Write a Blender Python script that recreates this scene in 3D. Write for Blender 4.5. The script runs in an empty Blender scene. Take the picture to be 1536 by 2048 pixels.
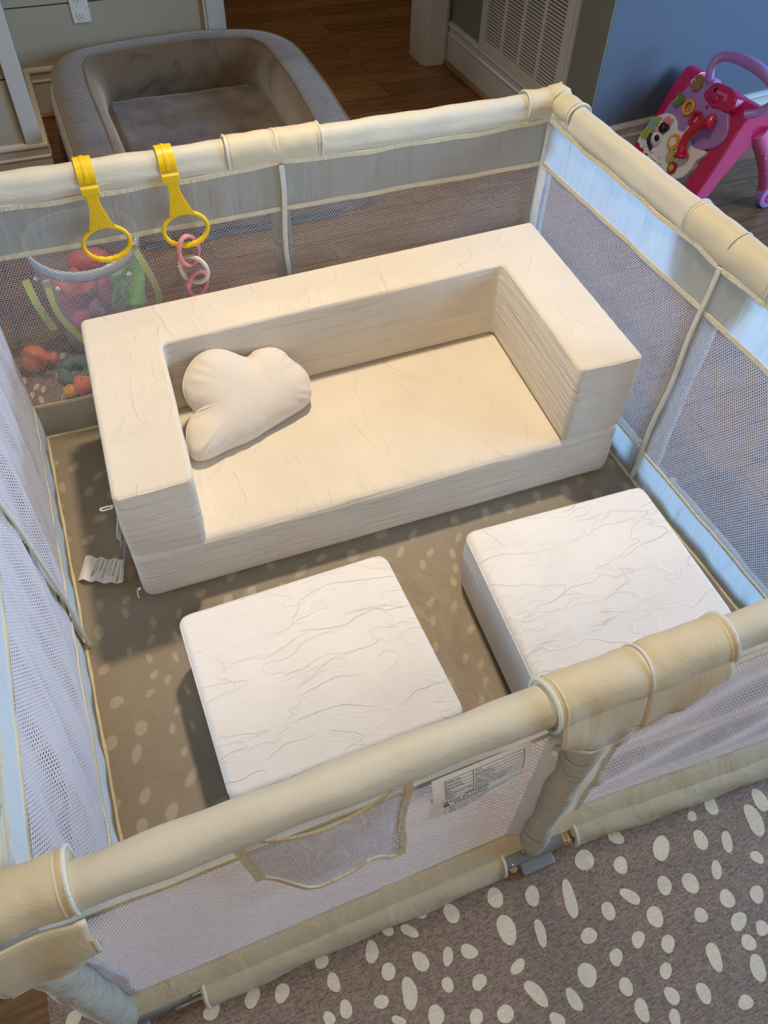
import bpy, bmesh, math, random
import numpy as np
from mathutils import Vector, Matrix, noise
random.seed(7)
S = bpy.context.scene
C = S.collection
PI = math.pi
W, D = 1.447, 1.403

# ------------------------------------------------------------------ materials
def nmat(name):
    m = bpy.data.materials.new(name); m.use_nodes = True
    nt = m.node_tree; nt.nodes.clear()
    out = nt.nodes.new('ShaderNodeOutputMaterial')
    return m, nt, out
def N(nt, t, **kw):
    n = nt.nodes.new('ShaderNode' + t)
    for k, v in kw.items():
        if k in n.inputs.keys() if hasattr(n.inputs, 'keys') else False: n.inputs[k].default_value = v
        else: setattr(n, k, v)
    return n
def lk(nt, a, b): nt.links.new(a, b)
def coords(nt, scale=(1, 1, 1), kind='Object', rot=(0, 0, 0)):
    t = N(nt, 'TexCoord'); mp = N(nt, 'Mapping')
    mp.inputs['Scale'].default_value = scale; mp.inputs['Rotation'].default_value = rot
    lk(nt, t.outputs[kind], mp.inputs['Vector']); return mp.outputs['Vector']
def noise_n(nt, vec, scale, detail=3, rough=.55, dist=0):
    n = N(nt, 'TexNoise'); n.inputs['Scale'].default_value = scale; n.inputs['Detail'].default_value = detail
    n.inputs['Roughness'].default_value = rough; n.inputs['Distortion'].default_value = dist
    lk(nt, vec, n.inputs['Vector']); return n.outputs['Fac']
def ramp(nt, fac, stops):
    r = N(nt, 'ValToRGB'); e = r.color_ramp.elements
    while len(e) < len(stops): e.new(.5)
    for i, (p, c) in enumerate(stops):
        e[i].position = p; e[i].color = (c, c, c, 1) if not isinstance(c, tuple) else (*c, 1)
    lk(nt, fac, r.inputs['Fac']); return r.outputs['Color']
def math_n(nt, op, a, b=None):
    n = N(nt, 'Math'); n.operation = op
    for i, x in enumerate((a, b)):
        if x is None: continue
        if isinstance(x, (int, float)): n.inputs[i].default_value = x
        else: lk(nt, x, n.inputs[i])
    return n.outputs[0]
def bump(nt, h, strength, dist, nrm=None):
    b = N(nt, 'Bump'); b.inputs['Strength'].default_value = strength; b.inputs['Distance'].default_value = dist
    lk(nt, h, b.inputs['Height'])
    if nrm: lk(nt, nrm, b.inputs['Normal'])
    return b.outputs['Normal']
def pbsdf(nt, out, col, rough=.5, spec=.5, sheen=0, coat=0, metal=0, nrm=None):
    b = N(nt, 'BsdfPrincipled')
    if isinstance(col, tuple): b.inputs['Base Color'].default_value = (*col, 1)
    else: lk(nt, col, b.inputs['Base Color'])
    b.inputs['Roughness'].default_value = rough; b.inputs['Specular IOR Level'].default_value = spec
    b.inputs['Sheen Weight'].default_value = sheen; b.inputs['Coat Weight'].default_value = coat
    b.inputs['Metallic'].default_value = metal
    if nrm: lk(nt, nrm, b.inputs['Normal'])
    if out: lk(nt, b.outputs[0], out.inputs[0])
    return b
def mixcol(nt, fac, a, b):
    m = N(nt, 'Mix'); m.data_type = 'RGBA'
    lk(nt, fac, m.inputs[0])
    for i, c in ((6, a), (7, b)):
        if isinstance(c, tuple): m.inputs[i].default_value = (*c, 1)
        else: lk(nt, c, m.inputs[i])
    return m.outputs[2]

def m_plain(name, col, rough=.5, var=.06, bsc=60, bst=.0, spec=.5, coat=0, metal=0, sheen=0):
    m, nt, out = nmat(name); v = coords(nt)
    f = noise_n(nt, v, 9, 4)
    c = mixcol(nt, f, tuple(x * (1 - var) for x in col), tuple(min(1, x * (1 + var)) for x in col))
    nr = bump(nt, noise_n(nt, v, bsc, 3), bst, .002) if bst else None
    pbsdf(nt, out, c, rough, spec, sheen, coat, metal, nr); return m

def m_cloth(name, col, transl=.4, alpha=0.0, rough=.55, wr=.35, wscale=(14, 14, 4), tcol=None, spec=.35):
    """thin nylon: reflects and lets light through, soft crumple"""
    m, nt, out = nmat(name)
    v = coords(nt, wscale)
    h = noise_n(nt, v, 1.6, 4, .5, .6)
    v2 = coords(nt, (1, 1, 1)); h2 = noise_n(nt, v2, 420, 2)
    nr = bump(nt, h, wr, .02); nr = bump(nt, h2, .08, .001, nr)
    b = pbsdf(nt, None, col, rough, spec, .15, nrm=nr)
    t = N(nt, 'BsdfTranslucent'); t.inputs['Color'].default_value = (*(tcol or col), 1); lk(nt, nr, t.inputs['Normal'])
    mx = N(nt, 'MixShader'); mx.inputs[0].default_value = transl
    lk(nt, b.outputs[0], mx.inputs[1]); lk(nt, t.outputs[0], mx.inputs[2])
    if alpha:
        tr = N(nt, 'BsdfTransparent'); m2 = N(nt, 'MixShader'); m2.inputs[0].default_value = alpha
        lk(nt, mx.outputs[0], m2.inputs[1]); lk(nt, tr.outputs[0], m2.inputs[2]); lk(nt, m2.outputs[0], out.inputs[0])
    else: lk(nt, mx.outputs[0], out.inputs[0])
    return m

def m_velvet(name, col, crease=(5, 16, 5), cs=.9, streak=(5, 5, 90), ss=.25, mask=.5, rot=(0, 0, 0)):
    """short velour cover: long branching creases on the flat tops, stretched streaks on the sides, nap"""
    m, nt, out = nmat(name)
    base = coords(nt)
    w = N(nt, 'TexNoise'); w.inputs['Scale'].default_value = 5; w.inputs['Detail'].default_value = 3
    lk(nt, base, w.inputs['Vector'])
    sub = N(nt, 'VectorMath'); sub.operation = 'SUBTRACT'; lk(nt, w.outputs['Color'], sub.inputs[0]); sub.inputs[1].default_value = (.5, .5, .5)
    sc = N(nt, 'VectorMath'); sc.operation = 'SCALE'; lk(nt, sub.outputs[0], sc.inputs[0]); sc.inputs['Scale'].default_value = .10
    ad = N(nt, 'VectorMath'); ad.operation = 'ADD'; lk(nt, base, ad.inputs[0]); lk(nt, sc.outputs[0], ad.inputs[1])
    hs = None
    for k, (s3, wd, amp) in enumerate([(crease, .035, 1.0), (tuple(x * 1.7 for x in crease[::-1]), .04, .45)]):
        mp = N(nt, 'Mapping'); mp.inputs['Scale'].default_value = s3; mp.inputs['Rotation'].default_value = (0, 0, rot[2] + k * .5)
        mp.inputs['Location'].default_value = (k * 3.1, k * 1.7, 0)
        lk(nt, ad.outputs[0], mp.inputs['Vector'])
        vo = N(nt, 'TexVoronoi'); vo.feature = 'DISTANCE_TO_EDGE'; vo.inputs['Scale'].default_value = 1
        lk(nt, mp.outputs[0], vo.inputs['Vector'])
        r = ramp(nt, vo.outputs['Distance'], [(0, 1.0), (wd * .5, .45), (wd, 0.0)])
        mk = ramp(nt, noise_n(nt, base, 4.5 + 3 * k, 2), [(mask - .08, 0.0), (mask + .1, 1.0)])
        r = math_n(nt, 'MULTIPLY', math_n(nt, 'MULTIPLY', r, mk), amp)
        hs = r if hs is None else math_n(nt, 'ADD', hs, r)
    hs = math_n(nt, 'MULTIPLY', hs, .45)
    for k, (sc_, wd, amp) in enumerate([(.42, .011, .8), (.75, .010, .7), (1.3, .014, .5)]):
        mp = N(nt, 'Mapping'); mp.inputs['Scale'].default_value = tuple(x * sc_ for x in crease); mp.inputs['Rotation'].default_value = (0, 0, rot[2] + (.12, -.25, .9)[k])
        mp.inputs['Location'].default_value = (k * 5.3 + 2, k * 2.7, 0); lk(nt, ad.outputs[0], mp.inputs['Vector'])
        nn = noise_n(nt, mp.outputs[0], 1.0, 2, .5, .25)
        r = ramp(nt, math_n(nt, 'ABSOLUTE', math_n(nt, 'SUBTRACT', nn, .5)), [(0, 1.0), (wd * .5, .5), (wd, 0.0)])
        mk = ramp(nt, noise_n(nt, base, 6 + 2 * k, 2), [(mask - .06, 0.0), (mask + .08, 1.0)])
        hs = math_n(nt, 'ADD', hs, math_n(nt, 'MULTIPLY', math_n(nt, 'MULTIPLY', r, mk), amp))
    # creases only on the flat top, streaks only on the upright faces
    g = N(nt, 'NewGeometry'); sep = N(nt, 'SeparateXYZ'); lk(nt, g.outputs['True Normal'], sep.inputs[0])
    top = ramp(nt, math_n(nt, 'ABSOLUTE', sep.outputs['Z']), [(.5, 0.0), (.9, 1.0)])
    hs = math_n(nt, 'MULTIPLY', hs, top)
    st = noise_n(nt, coords(nt, streak), 1.0, 4, .6, .3)
    st = math_n(nt, 'MULTIPLY', st, math_n(nt, 'SUBTRACT', 1.0, top))
    nr = bump(nt, hs, cs, .0026)
    nr = bump(nt, st, ss, .012, nr)
    nr = bump(nt, noise_n(nt, base, 14, 4, .6), .22, .007, nr)
    nr = bump(nt, noise_n(nt, base, 330, 2), .22, .0012, nr)
    f = noise_n(nt, base, 7, 4, .6)
    c = mixcol(nt, ramp(nt, f, [(.3, 0.0), (.7, 1.0)]), tuple(x * .95 for x in col), tuple(min(1, x * 1.03) for x in col))
    pbsdf(nt, out, c, .85, .15, .35, nrm=nr); return m

def m_wood():
    m, nt, out = nmat('wood_planks')
    v = coords(nt)
    br = N(nt, 'TexBrick'); br.inputs['Scale'].default_value = 1; br.inputs['Brick Width'].default_value = 1.05
    br.inputs['Row Height'].default_value = .128; br.inputs['Mortar Size'].default_value = .0016; br.offset = .37
    br.inputs['Color1'].default_value = (.0, .0, .0, 1); br.inputs['Color2'].default_value = (1, 1, 1, 1); br.inputs['Mortar'].default_value = (.5, .5, .5, 1)
    br.inputs['Bias'].default_value = 0
    lk(nt, v, br.inputs['Vector'])
    g = noise_n(nt, coords(nt, (2.2, 22, 1)), 3, 6, .65, .8)
    c1 = mixcol(nt, ramp(nt, g, [(.3, 0.0), (.72, 1.0)]), (.062, .026, .008), (.20, .098, .036))
    c2 = mixcol(nt, ramp(nt, g, [(.3, 0.0), (.72, 1.0)]), (.125, .062, .022), (.27, .150, .062))
    c = mixcol(nt, br.outputs['Color'], c1, c2)
    kn = ramp(nt, noise_n(nt, coords(nt, (5, 12, 1)), 1.3, 2, .4, .5), [(.70, 0.0), (.78, 1.0)])
    c = mixcol(nt, math_n(nt, 'MULTIPLY', kn, .8), c, (.03, .015, .007))
    c = mixcol(nt, br.outputs['Fac'], c, (.012, .007, .004))
    nr = bump(nt, math_n(nt, 'SUBTRACT', g, math_n(nt, 'MULTIPLY', br.outputs['Fac'], 2.0)), .35, .002)
    pbsdf(nt, out, c, .42, .4, nrm=nr); return m

def m_woven(name, ca, cb, fleck=.5):
    m, nt, out = nmat(name); v = coords(nt, (1, 1, 1), rot=(0, 0, .06))
    f = noise_n(nt, v, 260, 2, .6); w = noise_n(nt, coords(nt, (60, 400, 1)), 1, 2)
    br = N(nt, 'TexBrick'); br.inputs['Scale'].default_value = 1; br.inputs['Brick Width'].default_value = .007
    br.inputs['Row Height'].default_value = .0042; br.inputs['Mortar Size'].default_value = .0009; lk(nt, v, br.inputs['Vector'])
    h = math_n(nt, 'SUBTRACT', math_n(nt, 'MULTIPLY', f, .6), math_n(nt, 'MULTIPLY', br.outputs['Fac'], .9))
    c = mixcol(nt, ramp(nt, math_n(nt, 'MULTIPLY', math_n(nt, 'ADD', f, w), .5), [(.38, 0.0), (.62, 1.0)]), ca, cb)
    nr = bump(nt, h, .55, .0016)
    pbsdf(nt, out, c, .55, .45, nrm=nr); return m

def m_plush():
    m, nt, out = nmat('plush_bed_fabric'); v = coords(nt)
    f = noise_n(nt, v, 6, 5, .65, .6)
    c = mixcol(nt, ramp(nt, f, [(.30, 0.0), (.50, 1.0)]), (.052, .036, .021), (.135, .098, .062))
    nr = bump(nt, noise_n(nt, v, 45, 4), .35, .006)
    pbsdf(nt, out, c, .9, .1, .6, nrm=nr); return m
def m_quilt():
    m, nt, out = nmat('quilted_cushion_fabric')
    v = coords(nt, (1, 1, 1), rot=(0, 0, .785))
    w = N(nt, 'TexBrick'); w.inputs['Scale'].default_value = 1; w.offset = 0
    w.inputs['Brick Width'].default_value = .055; w.inputs['Row Height'].default_value = .055; w.inputs['Mortar Size'].default_value = .007
    w.inputs['Mortar Smooth'].default_value = 1.0
    lk(nt, v, w.inputs['Vector'])
    f = noise_n(nt, v, 9, 5, .6, .5)
    c = mixcol(nt, ramp(nt, f, [(.35, 0.0), (.65, 1.0)]), (.065, .045, .028), (.15, .108, .068))
    nr = bump(nt, w.outputs['Fac'], -.45, .008); nr = bump(nt, noise_n(nt, v, 60, 4), .4, .004, nr)
    pbsdf(nt, out, c, .9, .1, .5, nrm=nr); return m
def m_clear(name, col, a=.75, rough=.12):
    m, nt, out = nmat(name)
    b = pbsdf(nt, None, col, rough, .6); tr = N(nt, 'BsdfTransparent'); mx = N(nt, 'MixShader')
    f = noise_n(nt, coords(nt), 12, 2)
    lk(nt, math_n(nt, 'ADD', math_n(nt, 'MULTIPLY', f, .1), a - .05), mx.inputs[0])
    lk(nt, b.outputs[0], mx.inputs[1]); lk(nt, tr.outputs[0], mx.inputs[2]); lk(nt, mx.outputs[0], out.inputs[0]); return m

M = {}
M['rail'] = m_cloth('rail_sleeve_nylon', (.63, .59, .47), .12, wr=.25, wscale=(5, 5, 8))
M['cover'] = m_cloth('connector_cover_nylon', (.68, .59, .40), .15, wr=.22, wscale=(9, 9, 5))
M['band'] = m_cloth('thin_band_nylon', (.66, .67, .63), .55, alpha=.10, wr=.5, wscale=(16, 16, 3), tcol=(.72, .78, .80))
M['tape'] = m_cloth('cream_binding_tape', (.80, .71, .50), .2, wr=.3, wscale=(60, 60, 30))
M['tape_pale'] = m_cloth('pale_binding_tape', (.80, .77, .66), .3, wr=.3, wscale=(40, 40, 20))
M['net'] = m_cloth('white_netting', (.68, .66, .71), .35, wr=.05)
M['post'] = m_cloth('post_sleeve_nylon', (.62, .58, .48), .3, alpha=.06, wr=.9, wscale=(10, 10, 14))
M['skirt'] = m_cloth('lower_skirt_nylon', (.62, .54, .37), .25, alpha=.05, wr=.28, wscale=(12, 12, 8))
M['pen_floor'] = m_cloth('playpen_floor_fabric', (.46, .40, .29), .15, alpha=.46, wr=.45, wscale=(5, 5, 5), rough=.42, spec=.4)
M['inner_skirt'] = m_cloth('inner_skirt_nylon', (.66, .60, .47), .6, alpha=.10, wr=.6, wscale=(14, 14, 6), tcol=(.74, .80, .80))
M['sofa'] = m_velvet('sofa_velour', (.72, .65, .54), (5, 2.2, 5), .9, (3, 3, 60), .8, .50, (0, 0, 1.3))
M['ottoman'] = m_velvet('ottoman_velour', (.80, .77, .74), (4.5, 15, 6), .78, (4, 4, 60), .5, .46, (0, 0, -.1))
M['pillow'] = m_velvet('pillow_velour', (.72, .65, .56), (9, 9, 9), .35, (12, 12, 12), .5, .6)
M['wood'] = m_wood()
M['oak'] = m_plain('oak_molding', (.22, .105, .04), .4, .25)
M['mat'] = m_woven('play_mat_taupe', (.13, .085, .056), (.31, .215, .155))
M['mat_spot'] = m_woven('play_mat_spots', (.58, .48, .33), (.70, .60, .43))
M['wall'] = m_plain('greige_wall_paint', (.17, .165, .125), .75, .03, 300, .08)
M['white'] = m_plain('white_trim_paint', (.52, .49, .43), .45, .03)
M['shiplap'] = m_plain('off_white_panel_paint', (.38, .335, .245), .5, .03)
M['dark'] = m_plain('dark_void', (.03, .025, .02), .9)
M['plush'] = m_plush(); M['quilt'] = m_quilt()
M['pipe'] = m_plain('bed_piping', (.20, .155, .11), .8)
M['yellow'] = m_plain('yellow_plastic', (.80, .50, .004), .4, .03)
M['pink_link'] = m_plain('pink_marbled_plastic', (.72, .27, .29), .45, .18)
M['cream_link'] = m_plain('oatmeal_plastic', (.66, .58, .50), .5, .1, 200, .1)
M['grey_pl'] = m_plain('grey_plastic', (.20, .205, .195), .45)
M['chrome'] = m_plain('chrome_tube', (.75, .74, .72), .12, .02, metal=1)
M['wall_daylight_tint'] = m_plain('wall_paint_daylight_tinted', (.095, .110, .135), .75, .03, 300, .08)  # greige wall with the blue of the window daylight mixed into its colour
M['tag'] = m_cloth('white_satin_tag', (.80, .77, .72), .1, wr=.12, wscale=(25, 25, 25))
M['ink'] = m_plain('black_ink', (.06, .055, .05), .7)
M['plate'] = m_plain('outlet_plate', (.66, .63, .56), .35)
M['slot'] = m_plain('outlet_slot', (.015, .012, .01), .6)
M['louvre'] = m_plain('vent_paint', (.50, .46, .38), .45)
M['magenta'] = m_plain('magenta_plastic', (.50, .010, .09), .22, .04, coat=.4)
M['hotpink'] = m_plain('pink_plastic', (.62, .12, .27), .35, .04, 60, .1)
M['purple'] = m_plain('lilac_plastic', (.38, .19, .46), .3, .04, coat=.2)
M['toywhite'] = m_plain('white_toy_plastic', (.78, .74, .74), .3, .03, 70, .25)
M['toyred'] = m_plain('red_toy_plastic', (.50, .008, .03), .15, .04, coat=.6)
M['toyorange'] = m_plain('orange_toy_plastic', (.80, .32, .03), .35)
M['toygreen'] = m_plain('green_toy_plastic', (.36, .50, .06), .35)
M['olive'] = m_plain('olive_translucent_plastic', (.16, .20, .03), .25)
M['gold'] = m_plain('amber_lens', (.30, .16, .05), .2)
M['toyblue'] = m_plain('blue_toy_plastic', (.20, .42, .62), .35)
M['black'] = m_plain('black_plastic', (.012, .012, .014), .35)
M['cowpink'] = m_plain('pink_face_plastic', (.75, .30, .38), .35)
M['clear'] = m_clear('clear_vinyl', (.75, .78, .80), .80)
M['rim'] = m_plain('silver_vinyl_rim', (.62, .66, .70), .25)
M['pearl'] = m_plain('pearl_stud', (.80, .78, .74), .15, metal=.2)
M['lime'] = m_plain('lime_ribbon', (.60, .68, .12), .5, .1, 150, .2)
M['softgreen'] = m_plain('green_toy_fabric', (.28, .60, .16), .7)
M['softred'] = m_plain('red_toy_rubber', (.55, .09, .08), .6)
M['softpink'] = m_plain('rose_toy_rubber', (.60, .10, .16), .6)
M['softorange'] = m_plain('orange_toy_rubber', (.80, .18, .07), .55)
M['darkgreen'] = m_plain('dark_green_toy_rubber', (.07, .15, .09), .6)
M['mauve'] = m_plain('mauve_toy_rubber', (.30, .16, .17), .6)

# ------------------------------------------------------------------ objects
def setp(o, label=None, cat=None, group=None, kind=None):
    if label: o['label'] = label
    if cat: o['category'] = cat
    if group: o['group'] = group
    if kind: o['kind'] = kind
    return o
def thing(name, label, cat, loc=(0, 0, 0), rz=0, group=None):
    o = bpy.data.objects.new(name, None); C.objects.link(o); o.empty_display_size = .05
    o.location = loc; o.rotation_euler = (0, 0, rz)
    return setp(o, label, cat, group)
def link(name, me, mats, parent=None, smooth=True, autos=None):
    o = bpy.data.objects.new(name, me); C.objects.link(o)
    if not isinstance(mats, (list, tuple)): mats = [mats]
    for m in mats: me.materials.append(M[m] if isinstance(m, str) else m)
    if smooth:
        for p in me.polygons: p.use_smooth = True
    if parent:
        o.parent = parent
        # children are modelled in world space: bring them into the parent's frame
        if parent.type == 'EMPTY':
            o.matrix_parent_inverse = Matrix.LocRotScale(parent.location, parent.rotation_euler, parent.scale).inverted()
    return o
class G:
    """collects shapes, then becomes ONE mesh object"""
    def __init__(s): s.v = []; s.f = []; s.mi = []
    def add(s, vs, fs, mi=0):
        b = len(s.v); s.v += [tuple(x) for x in vs]; s.f += [tuple(i + b for i in f) for f in fs]; s.mi += [mi] * len(fs)
    def box(s, lo, hi, mi=0):
        x0, y0, z0 = lo; x1, y1, z1 = hi
        s.add([(x0, y0, z0), (x1, y0, z0), (x1, y1, z0), (x0, y1, z0), (x0, y0, z1), (x1, y0, z1), (x1, y1, z1), (x0, y1, z1)],
              [(0, 3, 2, 1), (4, 5, 6, 7), (0, 1, 5, 4), (1, 2, 6, 5), (2, 3, 7, 6), (3, 0, 4, 7)], mi)
    def tube(s, pts, r, n=12, closed=False, mi=0, prof=None, up=None):
        pts = [Vector(p) for p in pts]; k = len(pts); rings = []
        up0 = Vector(up) if up else None
        prev = None
        for i, p in enumerate(pts):
            a = pts[(i - 1) % k] if (i or closed) else p; b = pts[(i + 1) % k] if (i < k - 1 or closed) else p
            t = (b - a).normalized()
            if up0 is not None: nx = up0.cross(t)
            elif prev is None: nx = t.orthogonal()
            else: nx = prev - t * prev.dot(t)
            if nx.length < 1e-6: nx = t.orthogonal()
            nx.normalize(); ny = t.cross(nx); prev = nx
            rr = r(i / (k - 1 if not closed else k)) if callable(r) else r
            ring = []
            for j in range(n):
                th = 2 * PI * j / n
                if prof: q = prof(th, i / max(1, k - 1)); ring.append(p + nx * q[0] + ny * q[1])
                else: ring.append(p + nx * math.cos(th) * rr + ny * math.sin(th) * rr)
            rings.append(ring)
        vs = [q for ri in rings for q in ri]; fs = []
        for i in range(k if closed else k - 1):
            for j in range(n):
                a = i * n + j; b = i * n + (j + 1) % n; c = ((i + 1) % k) * n + (j + 1) % n; d = ((i + 1) % k) * n + j
                fs.append((a, b, c, d))
        if not closed: fs += [tuple(range(n - 1, -1, -1)), tuple((k - 1) * n + j for j in range(n))]
        s.add(vs, fs, mi)
    def grid(s, f, nu, nv, mi=0, closeu=False):
        vs = [f(i / nu, j / nv) for j in range(nv + 1) for i in range(nu + (0 if closeu else 1))]
        w = nu if closeu else nu + 1
        s.add(vs, [(j * w + i, j * w + (i + 1) % w, (j + 1) * w + (i + 1) % w, (j + 1) * w + i) for j in range(nv) for i in range(nu)], mi)
    def lathe(s, prof, c=(0, 0, 0), n=24, ax='z', mi=0):
        vs = []; k = len(prof)
        for r, h in prof:
            for j in range(n):
                th = 2 * PI * j / n; a, b = r * math.cos(th), r * math.sin(th)
                vs.append({'z': (c[0] + a, c[1] + b, c[2] + h), 'y': (c[0] + a, c[1] + h, c[2] + b), 'x': (c[0] + h, c[1] + a, c[2] + b)}[ax])
        fs = [(i * n + j, i * n + (j + 1) % n, (i + 1) * n + (j + 1) % n, (i + 1) * n + j) for i in range(k - 1) for j in range(n)]
        fs += [tuple(range(n)), tuple((k - 1) * n + j for j in range(n))]
        s.add(vs, fs, mi)
    def ball(s, c, r, n=16, mi=0, f=None):
        sx, sy, sz = r if isinstance(r, (tuple, list)) else (r, r, r)
        m = n // 2; vs = []; fs = []
        for i in range(m + 1):
            ph = PI * i / m
            for j in range(n):
                th = 2 * PI * j / n; d = Vector((math.sin(ph) * math.cos(th), math.sin(ph) * math.sin(th), math.cos(ph)))
                k = f(d) if f else 1
                vs.append((c[0] + d.x * sx * k, c[1] + d.y * sy * k, c[2] + d.z * sz * k))
        for i in range(m):
            for j in range(n): fs.append((i * n + j, (i + 1) * n + j, (i + 1) * n + (j + 1) % n, i * n + (j + 1) % n))
        s.add(vs, fs, mi)
    def poly(s, pts, o, ex, ey, n, h0, h1, mi=0):
        """prism of a 2-D outline in the plane o + a*ex + b*ey, from h0 to h1 along n"""
        o, ex, ey, n = map(Vector, (o, ex, ey, n)); k = len(pts)
        lo = [o + ex * a + ey * b + n * h0 for a, b in pts]; hi = [o + ex * a + ey * b + n * h1 for a, b in pts]
        s.add(lo + hi, [tuple(range(k - 1, -1, -1)), tuple(range(k, 2 * k))] + [(i, (i + 1) % k, k + (i + 1) % k, k + i) for i in range(k)], mi)
    def mesh(s, name, weld=False, xf=None):
        me = bpy.data.meshes.new(name)
        v = [xf(p) for p in s.v] if xf else s.v
        me.from_pydata([tuple(p) for p in v], [], s.f); me.polygons.foreach_set('material_index', s.mi)
        bm = bmesh.new(); bm.from_mesh(me)
        if weld: bmesh.ops.remove_doubles(bm, verts=bm.verts, dist=1e-5)
        bmesh.ops.recalc_face_normals(bm, faces=bm.faces)
        bm.to_mesh(me); bm.free(); return me
    def obj(s, name, mats, parent=None, smooth=True, bevel=0, seg=3, weld=False, sub=0, xf=None):
        o = link(name, s.mesh(name, weld, xf), mats, parent, smooth)
        if bevel:
            b = o.modifiers.new('bevel', 'BEVEL'); b.width = bevel; b.segments = seg; b.limit_method = 'ANGLE'; b.angle_limit = .6
            b.harden_normals = False
        if sub:
            b = o.modifiers.new('sub', 'SUBSURF'); b.levels = sub; b.render_levels = sub
        if smooth:
            try: o.data.set_sharp_from_angle(angle=.7 if not bevel else 1.2)
            except Exception: pass
        return o
def smoothstep(a, b, x):
    t = max(0., min(1., (x - a) / (b - a))); return t * t * (3 - 2 * t)
def catmull(pts, n=8, closed=False):
    P = [Vector(p) for p in pts]; k = len(P); out = []
    for i in range(k if closed else k - 1):
        a = P[(i - 1) % k] if (i or closed) else P[0]; b = P[i]; c = P[(i + 1) % k]; d = P[(i + 2) % k] if (i < k - 2 or closed) else P[-1]
        for j in range(n):
            t = j / n
            out.append(.5 * ((2 * b) + (c - a) * t + (2 * a - 5 * b + 4 * c - d) * t * t + (3 * b - a - 3 * c + d) * t ** 3))
    if not closed: out.append(P[-1])
    return out
def rounded(pts, rad, n=6):
    """round the corners of a closed 2-D outline"""
    out = []; k = len(pts)
    for i in range(k):
        p = Vector(pts[i]); a = Vector(pts[i - 1]); b = Vector(pts[(i + 1) % k])
        r = rad[i] if isinstance(rad, (list, tuple)) else rad
        r = min(r, (a - p).length * .48, (b - p).length * .48)
        p0 = p + (a - p).normalized() * r; p1 = p + (b - p).normalized() * r
        for j in range(n + 1):
            t = j / n; out.append(tuple((1 - t) ** 2 * p0 + 2 * t * (1 - t) * p + t * t * p1))
    return out
def text_geo(g, s, size, o, ex, ey, n, h=.0003, mi=0, align='LEFT'):
    cu = bpy.data.curves.new('lettering', 'FONT'); cu.body = s; cu.size = size; cu.extrude = h; cu.align_x = align; cu.resolution_u = 2
    ob = bpy.data.objects.new('lettering', cu); C.objects.link(ob)
    bpy.context.view_layer.update()
    dg = bpy.context.evaluated_depsgraph_get(); me = bpy.data.meshes.new_from_object(ob.evaluated_get(dg))
    o, ex, ey, n = map(Vector, (o, ex, ey, n))
    g.add([o + ex * v.co.x + ey * v.co.y + n * v.co.z for v in me.vertices], [tuple(p.vertices) for p in me.polygons], mi)
    bpy.data.objects.remove(ob); bpy.data.curves.remove(cu); bpy.data.meshes.remove(me)
# ------------------------------------------------------------------ the room
def struct(name, g, mats, smooth=False, bevel=0, **k):
    o = g.obj(name, mats, None, smooth, bevel, **k); o['kind'] = 'structure'; return o
YW = 3.341; XV = 2.12
g = G(); g.box((-2.4, -2.4, -.05), (4.6, 6.2, 0)); struct('floor', g, 'wood')
# back wall: planked, with a groove, left of the doorway
g = G(); g.box((-2.4, YW, 0), (.975, YW + .12, .392)); g.box((-2.4, YW, .397), (.975, YW + .12, .73)); g.box((-2.4, YW, .735), (.975, YW + .12, 2.6))
g.box((-2.4, YW + .006, 0), (.975, YW + .114, 2.6), 1); struct('wall_back', g, ['shiplap', 'dark'])
g = G(); g.box((1.97 + .13, YW, 0), (XV + .3, YW + .12, 2.6)); g.box((.975, YW, 2.1), (2.1, YW + .12, 2.6)); struct('wall_back_right', g, 'wall')
# wall that carries the return-air grille, and the wall behind the walker
cx, cy = 2.12, 2.15
g = G(); g.box((XV, cy, 0), (XV + .006, YW, 2.6)); g.box((XV + .006, cy + .14, 0), (XV + .12, YW, 2.6)); struct('wall_right', g, 'wall')
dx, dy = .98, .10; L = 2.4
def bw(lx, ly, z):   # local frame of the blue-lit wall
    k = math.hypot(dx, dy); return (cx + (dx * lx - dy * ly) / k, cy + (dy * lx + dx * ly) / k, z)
g = G(); g.box((.008, .0, 0), (L, .06, 2.6)); o = g.obj('wall_far_right', 'wall_daylight_tint', None, False, xf=lambda p: bw(*p)); o['kind'] = 'structure'
# hall beyond the doorway
g = G(); g.box((.2, 5.9, 0), (4.4, 6.0, 2.6)); g.box((3.2, YW + .12, 0), (3.3, 5.9, 2.6)); g.box((.2, YW + .12, 0), (.3, 5.9, 2.6)); struct('wall_hall', g, 'wall')
def base_profile(g, x0, x1, h, t=.018, xf=None):
    prof = [(0, 0), (t, 0), (t, h - .055), (t + .004, h - .050), (t + .004, h - .046), (t - .004, h - .042), (t - .002, h - .022), (t + .004, h - .012), (t + .002, h - .004), (t - .008, h), (0, h)]
    k = len(prof); g.add([(x, -a, z) for x in (x0, x1) for a, z in prof], [(i, (i + 1) % k, k + (i + 1) % k, k + i) for i in range(k)] + [tuple(range(k)), tuple(range(2 * k - 1, k - 1, -1))])
g = G(); base_profile(g, -.3, .97, .185); o = g.obj('baseboard_back', 'white', None, False, xf=lambda p: (p[0], YW + p[1], p[2])); o['kind'] = 'structure'
g = G(); g.tube([(-.3, YW - .024, .006), (.97, YW - .024, .006)], .011, 10); struct('trim_1', g, 'oak', True)
g = G(); base_profile(g, 0, YW - cy, .178); o = g.obj('baseboard_right', 'white', None, False, xf=lambda p: (XV + p[1], cy + p[0], p[2])); o['kind'] = 'structure'
g = G(); g.tube([(XV - .026, cy, .008), (XV - .026, YW - .02, .008)], .014, 10); struct('trim_2', g, 'oak', True)
g = G(); base_profile(g, -.018, L, .178); o = g.obj('baseboard_far_right', 'white', None, False, xf=lambda p: bw(*p)); o['kind'] = 'structure'
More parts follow.
